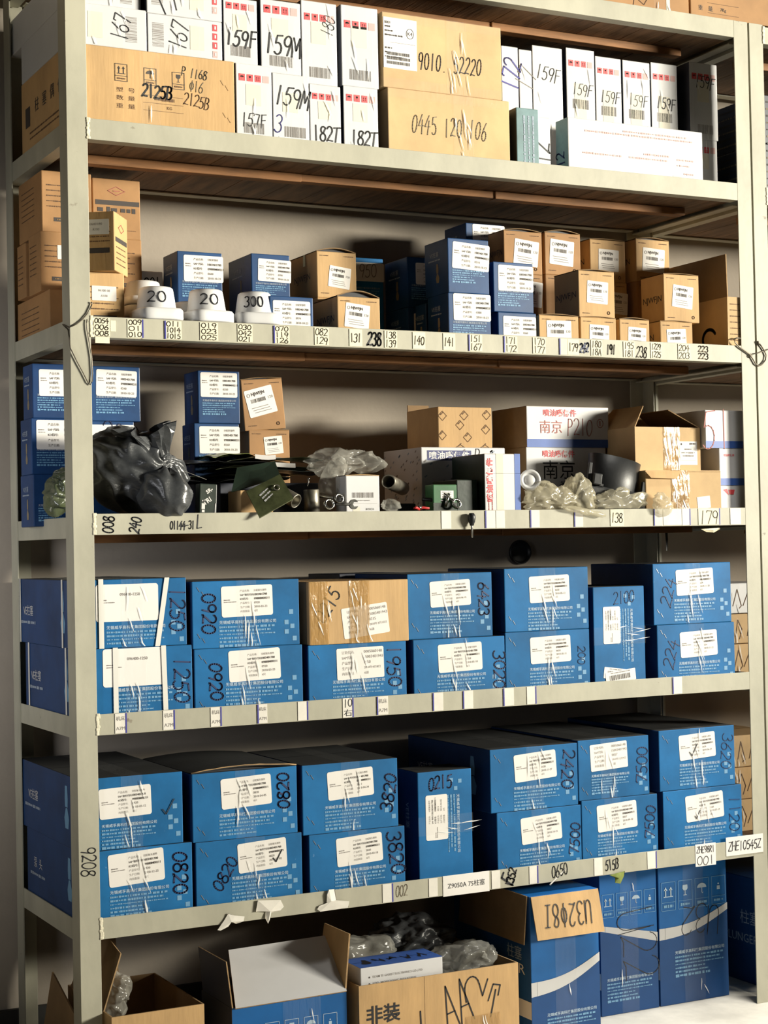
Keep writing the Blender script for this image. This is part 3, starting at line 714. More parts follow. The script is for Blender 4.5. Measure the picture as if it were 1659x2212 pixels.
STK = {}
def put_sticker(root, w, d, h, kind, u, vtop, width, rot=0, label=None, side='front'):
    """sticker on the front (or left) face; vtop measured from the top edge in metres"""
    kk = kind.split(':'); 
    if kind not in STK:
        m, sw, sh = sticker(kk[0], kk[1] if len(kk) > 1 else ''); o = m.build('label_sticker', root); STK[kind] = (o.data, sw)
    else:
        o = bpy.data.objects.new('label_sticker', STK[kind][0]); COL.objects.link(o); o.parent = root
    s = width / STK[kind][1]; o.scale = (s, 1, s)
    if side == 'front': o.location = (u - w / 2, -d / 2 - .0004, h - vtop); o.rotation_euler = (0, -rot, 0)
    else: o.location = (-w / 2 - .0004, d / 2 - u, h - vtop); o.rotation_euler = (0, 0, -PI / 2)
    if label: o['label'] = label
    return o

def put_tape(root, w, d, h, x, width, drop=1.0, top=True, seed=0, mt='tape', creases=5, name='packing_tape'):
    """clear tape down the middle of the front and over the lid, with pressed creases"""
    rnd = random.Random(seed); m = MB(); y = -d / 2 - .0012; x0, x1 = x - width / 2, x + width / 2; z0 = h * (1 - drop); n = 14
    V = []; F = []
    for i in range(n + 1):
        z = z0 + (h - z0) * i / n
        for j in range(5): V.append((x0 + (x1 - x0) * j / 4 + rnd.uniform(-.0006, .0006), y - rnd.uniform(0, .0016), z))
    for i in range(n):
        for j in range(4): a = i * 5 + j; F.append((a, a + 1, a + 6, a + 5))
    m.add(V, F, mt, smooth=True)
    if top: m.add([(x0, y, h + .0008), (x1, y, h + .0008), (x1, d / 2, h + .0012), (x0, d / 2, h + .0012)], [(0, 1, 2, 3)], mt)
    for i in range(creases):
        cx = x + rnd.uniform(-.5, .5) * width; zz = rnd.uniform(z0 + .02, h); L = rnd.uniform(.025, .06); dx = rnd.uniform(-.004, .016)
        pts = [Vector((cx + dx * t + rnd.uniform(-.001, .001), y - .0019, max(z0 + .002, zz - L * t))) for t in (0, .3, .6, 1)]
        ws = [.0005, rnd.uniform(.001, .0022), rnd.uniform(.0008, .002), .0004]; V = []; F = []
        for p_, w_ in zip(pts, ws): V += [p_ + Vector((-w_, 0, 0)), p_ + Vector((w_ * .3, -.0002, 0)), p_ + Vector((w_, 0, 0))]
        for k in range(3): a = k * 3; F += [(a, a + 1, a + 4, a + 3), (a + 1, a + 2, a + 5, a + 4)]
        m.add(V, F, 'crease_glint')
    return m.build(name, root)

def faces_of(m, w, d, h):
    return dict(front=Face(m, (-w / 2, -d / 2, 0), (1, 0, 0), (0, 0, 1), w, h), left=Face(m, (-w / 2, d / 2, 0), (0, -1, 0), (0, 0, 1), d, h),
                right=Face(m, (w / 2, -d / 2, 0), (0, 1, 0), (0, 0, 1), d, h), top=Face(m, (-w / 2, -d / 2, h), (1, 0, 0), (0, 1, 0), w, d))

def icon(f, kind, x, y, s, ink, fillink=None, rot=0):
    """handling marks: up arrows, umbrella, glass, stack"""
    fi = fillink or ink
    if kind == 'up':
        for dx in (-.22, .22):
            f.rect(x + dx * s, y - .06 * s, .09 * s, .46 * s, fi); f.poly([(x + (dx - .15) * s, y + .12 * s), (x + (dx + .15) * s, y + .12 * s), (x + dx * s, y + .36 * s)], fi)
        f.rect(x, y - .32 * s, .8 * s, .06 * s, fi)
    elif kind == 'umbrella':
        f.poly([(x + a * s * .40, y + .02 * s + c * s * .32) for a, c in arc(0, 0, 1, 1, 0, 180, 10)], fi); f.rect(x, y - .14 * s, .05 * s, .36 * s, fi); f.stroke([(x, y - .3 * s), (x + .05 * s, y - .36 * s), (x + .1 * s, y - .3 * s)], .04 * s, fi)
    elif kind == 'glass':
        f.poly([(x - .2 * s, y + .36 * s), (x - .22 * s, y + .12 * s), (x - .12 * s, y - .02 * s), (x + .12 * s, y - .02 * s), (x + .22 * s, y + .12 * s), (x + .2 * s, y + .36 * s)], fi)
        f.rect(x, y - .16 * s, .06 * s, .32 * s, fi); f.rect(x, y - .34 * s, .3 * s, .05 * s, fi)
    elif kind == 'stack':
        f.rect(x, y - .12 * s, .26 * s, .26 * s, fi); f.rect(x, y + .14 * s, .12 * s, .10 * s, fi)

def company(f, x, vtop, width, big='pale', small='pale2', rot=0):
    """the maker's name with address lines under it; x left edge, vtop from the top edge"""
    def put(t, dy, wfrac, hm, nm, bold=0):
        if rot == 0: f.text(t, x, f.h - vtop - dy * width, nm, w=width * wfrac, hmax=hm * width, align='l', bold=bold)
        else: f.text(t, vtop + dy * width, f.h - x, nm, w=width * wfrac, hmax=hm * width, align='l', bold=bold, rot=-PI / 2) if rot < 0 else f.text(t, f.w - vtop - dy * width, x, nm, w=width * wfrac, hmax=hm * width, align='l', bold=bold, rot=PI / 2)
    put('无锡威孚高科技集团股份有限公司', 0, 1.0, .062, big, .012)
    put('WUXI WEIFU HIGH-TECHNOLOGY GROUP CO.,LTD.', .075, .98, .045, small)
    put('地址: 无锡市人民西路107号  邮编: 214031', .140, .90, .045, small)
    put('ADD: NO.107 RENMIN WEST ROAD WUXI JIANGSU CHINA', .200, .98, .04, small)
    put('电话: 0510-82719579  传真: 0510-82751025', .262, .72, .045, small)
    put('网址: www.weifu.com.cn', .325, .42, .045, small)
    put('服务热线: 800-8281-666', .388, .62, .05, small)

GRP = {}
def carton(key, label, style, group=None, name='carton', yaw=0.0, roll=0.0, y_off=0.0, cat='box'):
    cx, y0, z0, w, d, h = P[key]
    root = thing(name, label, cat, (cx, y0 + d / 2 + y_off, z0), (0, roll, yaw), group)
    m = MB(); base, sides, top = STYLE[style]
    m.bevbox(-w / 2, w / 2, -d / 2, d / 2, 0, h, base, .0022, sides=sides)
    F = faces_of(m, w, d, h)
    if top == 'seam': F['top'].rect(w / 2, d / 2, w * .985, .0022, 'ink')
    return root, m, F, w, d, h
STYLE = {
    'blue': ('blue', {'left': 'navy', 'top': 'near_black', 'right': 'navy'}, 'seam'),
    'navy': ('navy', {}, 'seam'), 'navyf': ('navy', {'front': 'midblue', 'top': 'near_black'}, 'seam'),
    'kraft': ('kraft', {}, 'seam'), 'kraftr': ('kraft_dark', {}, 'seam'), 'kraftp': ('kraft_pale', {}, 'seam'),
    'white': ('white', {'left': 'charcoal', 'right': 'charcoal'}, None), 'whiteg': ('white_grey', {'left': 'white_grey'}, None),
    'whitek': ('white', {'left': 'kraft_shaded', 'right': 'kraft_shaded', 'top': 'kraft'}, 'seam'),
    'whiteall': ('white', {}, 'seam'),
    'teal': ('teal', {'left': 'blackp'}, None), 'greenk': ('greenk', {}, None), 'green': ('green', {}, None),
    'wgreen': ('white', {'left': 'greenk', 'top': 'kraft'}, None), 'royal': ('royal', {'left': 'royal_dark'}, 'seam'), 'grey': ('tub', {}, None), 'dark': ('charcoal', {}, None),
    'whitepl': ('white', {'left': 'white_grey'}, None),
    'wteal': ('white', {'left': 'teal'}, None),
}

def greek(f, x, y, w, h, ink, seed=0, rot=0, dz=.0002):
    """a line of print too small to read"""
    rnd = random.Random(seed); a = 0; c, q = math.cos(rot), math.sin(rot)
    while a < w:
        t = min(rnd.uniform(.5, 1.7) * h, w - a)
        f.rect(x + (a + t / 2) * c, y + (a + t / 2) * q, t, h * rnd.uniform(.55, 1), ink, rot=rot, dz=dz); a += t + h * rnd.choice((.18, .25, .6))
def company(f, x, vtop, width, big='pale', small='pale2', turn=False, rows=6):
    """the maker's name with small address lines under it; turn=True runs it down the face"""
    lines = [(0, 1.0, .058), (.078, .98, .036), (.138, .90, .034), (.196, .98, .022), (.256, .60, .034), (.316, .66, .034), (.380, .70, .05)][:rows + 1]
    for i, (dy, wf, hf) in enumerate(lines):
        if turn: X, Y, r = f.w - vtop - dy * width, f.h - x, -PI / 2
        else: X, Y, r = x, f.h - vtop - dy * width, 0
        if Y < .004 or X < .004: continue
        if i == 0: f.text('无锡威孚高科技集团股份有限公司', X, Y, big, w=width, hmax=hf * width, align='l', bold=.012, rot=r)
        else: greek(f, X, Y, width * wf, hf * width, small, seed=i, rot=r)
def piston(f, x, y, s, ink):
    f.poly([(x - .09 * s, y + .5 * s), (x + .07 * s, y + .5 * s), (x + .12 * s, y + .2 * s), (x + .10 * s, y), (x - .10 * s, y), (x - .12 * s, y + .2 * s)], ink)
    f.poly([(x - .05 * s, y - .02 * s), (x + .07 * s, y - .02 * s), (x + .2 * s, y - .26 * s), (x + .14 * s, y - .5 * s), (x - .1 * s, y - .5 * s), (x - .17 * s, y - .26 * s)], ink)
def staples(f, u, vs, ink='staple', n=2):
    for v in vs:
        for k in range(n): f.stroke([(u + k * .012, v - k * .011), (u + k * .012 + .007, v - .011 - k * .011)], .0013, ink)

G_D = 'blue cartons on the shelf above the lowest beam but one'
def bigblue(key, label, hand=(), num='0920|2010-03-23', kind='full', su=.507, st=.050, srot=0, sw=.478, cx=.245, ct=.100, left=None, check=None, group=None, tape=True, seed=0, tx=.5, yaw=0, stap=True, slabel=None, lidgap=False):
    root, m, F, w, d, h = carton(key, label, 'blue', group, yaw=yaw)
    f = F['front']; company(f, cx * w, ct, w * .53)
    rnd = random.Random(seed + 5)
    for a, b in ((.92, .080), (.875, .105), (.93, .115), (.875, .128), (.95, .145)):
        if b < h - .008: f.rect(a * w, h - b, .011, .011, 'pale2')
    if stap: staples(f, .045 * w, [v for v in (h - .014, h - .125) if v > .03])
    for (t, u, v, ln, rot, ink, wd) in hand: f.hand(t, u * w, h - v, ln, math.radians(rot), ink, wd, asp=.72, seed=seed)
    if left:
        f2 = F['left']; f2.text(left, d * .22, h - .078, 'silver', h=.026); greek(f2, d * .07, h - .108, d * .28, .008, 'palenavy'); piston(f2, d * .80, h - .075, .10, 'pale2')
    m.build('box_body', root)
    if kind: 
        so = put_sticker(root, w, d, h, kind + (':' + num if kind in ('full', 'order') else ''), su * w, st, w * sw, srot, slabel)
    if check:
        cm = MB(); fc = Face(cm, (-w / 2, -d / 2 - .0012, 0), (1, 0, 0), (0, 0, 1), w, h); u, v, s = check
        fc.stroke([(u * w - s * .6, h - v), (u * w - s * .2, h - v - s * .55), (u * w + s * .7, h - v + s)], .0024, 'ink'); cm.build('tick_mark', root)
    if tape: put_tape(root, w, d, h, (tx - .5) * w, .052, 1.0, seed=seed, creases=6)
    return root, w, d, h
def straps(root, w, d, h, xs, lean=0.0):
    for x in xs:
        m = MB(); y = -d / 2 - .0026; l = lean if x == max(xs) else 0
        m.add([(x - .006 - l, y, 0), (x + .006 - l, y, 0), (x + .006, y, h + .001), (x - .006, y, h + .001)], [(0, 1, 2, 3)], 'strap')
        m.add([(x - .006, y, h + .0014), (x + .006, y, h + .0014), (x + .006, d / 2, h + .0014), (x - .006, d / 2, h + .0014)], [(0, 1, 2, 3)], 'strap')
        m.build('strap', root, (0, 0, 0))
    for yy in (d * .42, -d * .30):                                 # two straps round the left side
        m = MB(); xl = -w / 2 - .0015
        m.add([(xl, yy + .006, 0), (xl, yy - .006, 0), (xl, yy - .006, h + .001), (xl, yy + .006, h + .001)], [(0, 1, 2, 3)], 'strap')
        m.add([(xl, yy + .006, h + .0009), (xl, yy - .006, h + .0009), (w / 2, yy - .006, h + .0009), (w / 2, yy + .006, h + .0009)], [(0, 1, 2, 3)], 'strap'); m.build('strap', root)

R = -90
GD, GE = 'blue cartons on the second shelf from the floor deck up, upper', 'blue cartons on the bottom shelf'
GD = 'blue cartons on the fourth shelf down'; GE = 'blue cartons on the lowest shelf'
r, w, d, h = bigblue('D1', 'blue carton with white straps, top of the pair at the fourth shelf left end', [('1250', .915, .075, .105, R, 'inknavy', .0034)], kind='short', su=.46, st=.055, sw=.56, left='VE柱塞', cx=.27, ct=.112, group=GD, seed=1)
straps(r, w, d, h, (-.075, .087), .026)
r, w, d, h = bigblue('D2', 'blue carton with white straps, bottom of the pair at the fourth shelf left end', [('1250', .905, .082, .110, R, 'inknavy', .0036)], kind='short', su=.49, st=.046, sw=.55, left='VE柱塞', cx=.30, ct=.098, group=GD, seed=2)
straps(r, w, d, h, (-.050, .068), -.004)
bigblue('D3', 'blue carton marked 0920 down its left side, upper of its pair on the fourth shelf', [('0920', .155, .078, .098, R, 'inknavy', .0040)], cx=.245, group=GD, seed=3, srot=.02)
bigblue('D4', 'blue carton marked 0920 down its left side, lower of its pair on the fourth shelf', [('0920', .195, .080, .090, R, 'inknavy', .0040)], su=.55, st=.044, ct=.088, cx=.28, group=GD, seed=4, srot=.03)
bigblue('D6', 'blue carton marked 1950 beneath the tan taped carton on the fourth shelf', [('1950', .875, .062, .105, R, 'inknavy', .0036)], num='1950|2010年4月8日', kind='order', su=.525, st=.050, sw=.48, cx=.24, ct=.094, group=GD, seed=5, srot=.02)
bigblue('D7', 'blue carton marked 6423 down its right side, right of the tan taped carton', [('6423', .895, .070, .088, R, 'inknavy', .0036)], num='6423|2010-06-15', su=.50, st=.052, cx=.255, group=GD, seed=6, srot=.04)
bigblue('D8', 'blue carton marked 3020 down its right side on the fourth shelf, under the 6423 carton', [('3020', .935, .088, .100, R, 'inknavy', .0036)], num='3020|2010-05-10', su=.505, st=.050, cx=.25, ct=.096, group=GD, seed=7, srot=.03)
bigblue('D9', 'blue carton without handwriting on the fourth shelf, upper of its pair', [], num='0650|2010-05-12', su=.53, st=.056, cx=.27, ct=.108, group=GD, seed=8, srot=.03)
bigblue('D10', 'blue carton without handwriting on the fourth shelf, lower of its pair', [('200', .90, .07, .05, R, 'navy', .002)], num='0650|2010-05-11', su=.53, st=.050, cx=.28, ct=.100, group=GD, seed=9, srot=.03)
bigblue('D12', 'blue carton marked 224, upper of the pair at the right end of the fourth shelf', [('224', .19, .078, .080, 72, 'inknavy', .0026)], num='224|2010-11-20', su=.53, st=.052, cx=.26, ct=.102, group=GD, seed=10, srot=.04)
bigblue('D13', 'blue carton marked 224, lower of the pair at the right end of the fourth shelf', [('224', .17, .080, .080, 72, 'inknavy', .0026)], num='224|2010-11-21', su=.53, st=.056, cx=.27, ct=.108, group=GD, seed=11, srot=.04)
bigblue('E1', 'blue carton with a tick beside its sticker, topmost at the lowest shelf left end', [('0820', .06, .085, .10, R, 'inknavy', .0032)], num='0820|2010-03-12', su=.44, st=.060, sw=.50, cx=.21, ct=.112, left='VE柱塞', check=(.85, .085, .022), group=GE, seed=12, srot=.03)
bigblue('E2', 'blue carton marked 0820 under the ticked one at the lowest shelf left end', [('0820', .885, .070, .100, R, 'inknavy', .0042)], num='0820|2010-12-25', su=.49, st=.046, sw=.50, cx=.25, ct=.098, left='泵  头', group=GE, seed=13, srot=.05)
r, w, d, h = bigblue('E3', 'blue carton marked 0820 with a crumpled bulging lid on the lowest shelf', [('0820', .865, .058, .088, 90, 'inknavy', .0042)], num='0820|2010-04-05', su=.51, st=.052, cx=.25, ct=.105, group=GE, seed=14, srot=.04)
def arch_lid(root, w, d, h, rise, mt, peak=.5, label=None):
    m = MB(); n = 14; V = []; F = []
    for i in range(n + 1):
        t = i / n; s = (math.sin(PI * t ** (math.log(.5) / math.log(peak)))) ** 1.0
        for y in (-d / 2 + .0005, d / 2): V += [((t - .5) * w, y, h + .0012 + rise * s), ((t - .5) * w, y, h - .0005 + rise * s * .93)]
    for i in range(n): a = i * 4; F += [(a, a + 4, a + 6, a + 2), (a + 1, a + 3, a + 7, a + 5), (a, a + 1, a + 5, a + 4), (a + 2, a + 6, a + 7, a + 3)]
    m.add(V, F, mt, smooth=False); m.add([(-w / 2 + .001, -d / 2 + .012, h)] + [((i / n - .5) * w * .99, -d / 2 + .012, h + rise * .9 * math.sin(PI * (i / n) ** (math.log(.5) / math.log(peak)))) for i in range(n + 1)], [tuple(range(n + 2))], 'ink')  # black sheet painted as the shade in the gap under the lid
    return tag(m.build('lid_flap', root), label)
arch_lid(r, w, d, h, .009, 'near_black', .48, 'raised crumpled lid'); m = MB(); m.tube([((i / 14 - .5) * w, -d / 2 + .002, h + .0015 + .009 * math.sin(PI * i / 14) + random.uniform(0, .002)) for i in range(15)], .0016, 'kraft_edge', 6); m.build('lid_edge', r)
bigblue('E4', 'blue carton with slanting 0820 and a ticked sticker, under the bulging carton', [('0820', .27, .080, .085, 58, 'inknavy', .0034)], num='0820|2010-05-02', su=.62, st=.046, sw=.46, cx=.33, ct=.094, check=(.76, .055, .018), group=GE, seed=15, srot=.05, tx=.55)
bigblue('E5', 'blue carton marked 3820, upper of its pair on the lowest shelf', [('3820', .905, .085, .095, 80, 'inknavy', .0040)], num='3820|2010-04-24', su=.50, st=.054, cx=.23, ct=.108, group=GE, seed=16, srot=.05)
bigblue('E6', 'blue carton marked 3820, lower of its pair on the lowest shelf', [('3820', .905, .066, .110, -84, 'inknavy', .0042)], num='3820|2010-03-18', su=.52, st=.048, cx=.26, ct=.096, group=GE, seed=17, srot=.05)
bigblue('E8', 'blue carton marked 2420, upper left of the block of four on the lowest shelf', [('2420', .885, .068, .105, R - 4, 'inknavy', .0036)], num='2420|2010-11-27', su=.51, st=.052, cx=.26, ct=.106, group=GE, seed=18, srot=.06, left='VE柱塞')
bigblue('E9', 'blue carton marked 7500, upper right of the block of four on the lowest shelf', [('7500', .90, .080, .100, 88, 'inknavy', .0028)], num='0057|2010年12月9日', kind='order', su=.43, st=.048, sw=.52, cx=.18, ct=.098, group=GE, seed=19, srot=.05, tx=.42)
bigblue('E10', 'blue carton marked 7500, lower left of the block of four on the lowest shelf', [('7500', .915, .088, .085, 86, 'inknavy', .0032)], num='0057|2010-10-15', su=.52, st=.052, cx=.26, ct=.104, group=GE, seed=20, srot=.06)
bigblue('E11', 'blue carton marked 7500, lower right of the block of four on the lowest shelf', [('7500', .895, .075, .090, 86, 'inknavy', .0030)], num='0057|2010-09-20', su=.46, st=.050, sw=.52, cx=.20, ct=.098, group=GE, seed=21, srot=.05, tx=.40)
bigblue('E12', 'blue carton with a ticked sticker, upper one at the lowest shelf right end', [('3620', .89, .072, .100, R - 6, 'inknavy', .0020)], num='3620|2010-06-24', su=.50, st=.050, cx=.26, ct=.100, check=(.44, .065, .020), group=GE, seed=22, srot=.05)
bigblue('E13', 'blue carton with a ticked sticker, lower one at the lowest shelf right end', [('1120', .90, .080, .100, R, 'navy', .0024)], num='1120|2010-07-19', su=.52, st=.052, cx=.26, ct=.104, check=(.42, .075, .014), group=GE, seed=23, srot=.06)

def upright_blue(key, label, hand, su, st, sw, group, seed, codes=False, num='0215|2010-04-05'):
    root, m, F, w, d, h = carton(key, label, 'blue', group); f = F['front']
    company(f, .10 * h + h * .12, w * .26, h * .52, turn=True, rows=5)
    for a, b in ((.62, .026), (.78, .030), (.70, .048)): f.rect(a * w, h - b, .010, .010, 'pale2')
    for t, u, v, ln, rot, ink, wd in hand: f.hand(t, u * w, h - v, ln, math.radians(rot), ink, wd, asp=.95, seed=seed)
    F['left'].text('VE柱塞', d * .5, h * .6, 'palenavy', h=.02, rot=-PI / 2); m.build('box_body', root)
    o = put_sticker(root, w, d, h, 'full:' + num, su * w, st, sw, PI / 2)
    if codes:
        put_sticker(root, w, d, h, 'barcode', .46 * w, h - .040, .095, -.14, 'barcode slip, tilted'); o = put_sticker(root, w, d, h, 'barcode', .50 * w, h - .034, .098, .10, 'barcode slip over the other'); o.location.y -= .0008
    tp = MB(); V = []; F2 = []; rnd = random.Random(seed); zc = h * .52
    for i in range(12):
        for j in range(4): V.append((-w / 2 - .001 + (w + .002) * i / 11, -d / 2 - .0014 - rnd.uniform(0, .0014), zc - .024 + .048 * j / 3))
    for i in range(11):
        for j in range(3): a = i * 4 + j; F2.append((a, a + 4, a + 5, a + 1))
    tp.add(V, F2, 'tape', smooth=True)
    for k in range(6):
        z = zc + rnd.uniform(-.02, .02); x = rnd.uniform(-.2, .35) * w; L = rnd.uniform(.03, .06); dz = rnd.uniform(-.008, .010)
        tp.add([(x, -d / 2 - .0026, z), (x + L * .5, -d / 2 - .0040, z + dz * .5 - .0012), (x + L, -d / 2 - .0026, z + dz), (x + L * .5, -d / 2 - .0026, z + dz * .5 + .0012)], [(0, 1, 2, 3)], 'crease_glint')
    tp.build('packing_tape', root)
upright_blue('D11', 'blue carton standing on end with two barcode slips near its foot', [('2100', .60, .03, .07, 5, 'navy', .002)], .35, .104, .100, GD, 31, True, '2100|2010-08-06')
upright_blue('E7', 'blue carton standing on end marked 0215 across its top', [('0215', .42, .030, .070, 6, 'inknavy', .0036)], .34, .118, .115, GE, 32)

# tan carton between the blue ones
root, m, F, w, d, h = carton('D5', 'tan taped carton marked 0215 among the blue ones on the fourth shelf', 'kraft', None); f = F['front']
f.hand('0215', .185 * w, h - .058, .090, math.radians(55), 'ink', .0030, asp=.8, seed=4); F['top'].rect(w / 2, d * .5, w, .05, 'kraft_shaded')
m.build('box_body', root); put_sticker(root, w, d, h, 'order:0215|2010年3月12日', .56 * w, .100, .128, .11)
put_tape(root, w, d, h, .0, .055, 1, seed=41, mt='tapebrown', creases=7); put_tape(root, w, d, h, -.40 * w, .05, 1, top=False, seed=42, mt='tapebrown', creases=5)
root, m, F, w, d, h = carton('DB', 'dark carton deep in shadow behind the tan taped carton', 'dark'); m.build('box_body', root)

# ---- small navy boxes
GB, GC = 'small navy boxes on the second shelf', 'small navy boxes on the third shelf'
def smallnavy(key, label, num='0600', u=.55, st=.045, sw=.80, group=GB, srot=0.0, left='VE柱塞', sticker_=True, extra=None, yaw=0.0, style='navyf', ct=.076, mat_='small'):
    root, m, F, w, d, h = carton(key, label, style, group, yaw=yaw); f = F['front']
    company(f, .10 * w, ct, w * .80, big='palenavy', small='pale2', rows=6)
    if left: F['left'].text(left, d * .42, h - .035, 'palenavy', h=.014); greek(F['left'], d * .18, h - .050, d * .5, .004, 'palenavy'); piston(F['left'], d * .55, h - .085, .05, 'inkp')
    if extra: extra(f, w, h)
    m.build('box_body', root)
    if sticker_: put_sticker(root, w, d, h, mat_ + ':' + num, u * w, st, w * sw, srot)
    return root, w, d, h
smallnavy('S1', 'navy box behind the middle white tub on the second shelf', '0600', .58, .042, .88)
smallnavy('S2', 'navy box behind the right white tub, with a skewed sticker', '0700', .60, .042, .86, srot=-.03)
smallnavy('S3', 'small navy box at the shelf edge right of the white tubs', '0974', .50, .042, .86)
root, w, d, h = smallnavy('S4', 'navy box with 950 inked on its sticker, half hidden by a tan box', '950', mat_='hand', sticker_=False, style='blue', ct=.082)
put_sticker(root, w, d, h, 'hand:950|printg', .60 * w, .038, .098)
smallnavy('S5', 'navy box set back behind the tall navy pair, upper of the two', '0630', .62, .044, .8)
smallnavy('S5b', 'navy box under the set back one on the second shelf', '0631', style='navy', left='VE柱塞')
smallnavy('S7', 'navy box at the shelf edge under the tall stacked one, left of centre gap', '0300', .56, .036, .88)
smallnavy('S6', 'navy box on top of the foremost navy pair on the second shelf', '0310', .56, .046, .90, srot=-.06)
smallnavy('S8', 'navy box directly behind the lower front navy box', '0320', style='navy')
smallnavy('S9', 'navy box at the back, highest on the second shelf', '0340', .62, .035, .88)
smallnavy('S9b', 'navy box at the back under the highest one', '0341', style='navy')
smallnavy('S11', 'navy box at the shelf edge beside the tan row, lower of two', '0360', .56, .042, .86)
smallnavy('S10', 'navy box beside the tan boxes, upper of two at the shelf edge', '0350', .56, .042, .88, srot=-.01)
smallnavy('C1c', 'navy box seen through the rack end on the third shelf, top of three', '0210', .58, .046, .88, group=GC, style='navy')
smallnavy('C2c', 'navy box seen through the rack end on the third shelf, middle of three', '0220', .56, .040, .92, group=GC, style='navy')
root, w, d, h = smallnavy('C3c', 'navy box seen through the rack end on the third shelf, bottom of three', '0230', group=GC, style='navy', sticker_=False)
put_sticker(root, w, d, h, 'hand:1 1|printk', .66 * w, .055, .075)
smallnavy('C4c', 'navy box right of the left post on the third shelf, above the grey bag', '0240', .52, .042, .82, group=GC, srot=-.03)
root, w, d, h = smallnavy('C5c', 'navy box behind the grey bag with 20 on a white sticker', '20', group=GC, sticker_=False)
put_sticker(root, w, d, h, 'hand:20|inknavy', .55 * w, .038, .112)
smallnavy('C6c', 'navy box left of the tilted tan box on the third shelf', '0250', .50, .036, .88, group=GC)
smallnavy('C7c', 'navy box under another, behind the pile of flat packets', '0260', .56, .042, .90, group=GC)

# ---- small tan boxes with white stickers
GN = 'small tan boxes on the second shelf'
def smalltan(key, label, u=.55, st=.055, srot=0.0, lid=.006, sticker_=True, style='kraft', group=GN, sw=.052, yaw=0.0, roll=0.0, spot=True, tape_=False):
    root, m, F, w, d, h = carton(key, label, style, group, yaw=yaw, roll=roll); f = F['front']
    greek(f, .08 * w, h - .011, .22 * w, .0025, 'printbr', 3); greek(f, .68 * w, h - .011, .24 * w, .0025, 'printbr', 4)
    if h > .1: greek(f, .10 * w, .012, .2 * w, .0025, 'printbr', 5)
    if spot and h > .1: f.stroke(arc(.82 * w, .015, .004, .004, 0, 360, 8), .002, 'printbr')
    F['left'].text('NJWFJN', d * .5, h * .48, 'printk', h=.022, w=min(.10, d * .8)); m.build('box_body', root)
    if lid: arch_lid(root, w, d, h, lid, 'kraft_shaded', .5)
    if sticker_: put_sticker(root, w, d, h, 'nj', u * w, st, sw, srot)
    if tape_:
        t = MB(); t.add([(-w / 2 - .001, -.008, h - .03), (-w / 2 - .001, -.022, h - .03), (-w / 2 - .001, -.022, h + .001), (-w / 2 - .001, -.008, h + .001)], [(0, 1, 2, 3)], 'lime'); tag(t.build('packing_tape', root), 'yellow tape')
    return root
smalltan('N1', 'tan box with a bulging lid and yellow tape, right of the white tubs', .57, .066, -.12, .010, tape_=True, sw=.062)
smalltan('N1b', 'tan box in shadow under the one with yellow tape', sticker_=False, lid=0)
smalltan('N2', 'tan box with an open dark lid at the shelf edge, second shelf', .46, .048, -.10, .016, sw=.068)
smalltan('N9', 'tan box at the shelf edge, leftmost of the low front row of four', .50, .048, .02, .004, sw=.078)
smalltan('N10', 'tan box at the shelf edge, second from left in the low front row of four', .52, .048, -.03, .003, sw=.064)
smalltan('N11', 'tan box at the shelf edge, third from left in the low front row of four', .58, .048, -.04, .005, sw=.060)
smalltan('N12', 'tan box at the shelf edge, rightmost of the low front row of four', .50, .050, .06, .003, sw=.066)
smalltan('N7', 'tan box standing on the left pair of the low front row', .52, .058, -.05, .004, sw=.068)
smalltan('N8', 'tan box standing on the right end of the low front row', .53, .062, -.10, .003, sw=.070)
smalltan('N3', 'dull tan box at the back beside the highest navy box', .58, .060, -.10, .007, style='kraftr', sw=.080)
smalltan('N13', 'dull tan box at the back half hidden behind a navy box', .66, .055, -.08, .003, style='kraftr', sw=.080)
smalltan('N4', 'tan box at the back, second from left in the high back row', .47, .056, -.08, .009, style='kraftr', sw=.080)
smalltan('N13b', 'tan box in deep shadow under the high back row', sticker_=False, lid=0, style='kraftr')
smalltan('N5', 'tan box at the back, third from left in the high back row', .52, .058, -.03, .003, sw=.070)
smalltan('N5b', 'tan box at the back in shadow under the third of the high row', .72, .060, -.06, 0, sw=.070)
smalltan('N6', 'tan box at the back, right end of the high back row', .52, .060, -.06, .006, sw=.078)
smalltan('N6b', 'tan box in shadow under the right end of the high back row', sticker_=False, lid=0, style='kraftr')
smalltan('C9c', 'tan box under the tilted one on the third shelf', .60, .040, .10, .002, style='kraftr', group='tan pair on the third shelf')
smalltan('C8c', 'tan box tilted on top of another, third shelf left of centre', .44, .058, .19, .004, style='kraftr', group='tan pair on the third shelf', sw=.080, roll=-.075)

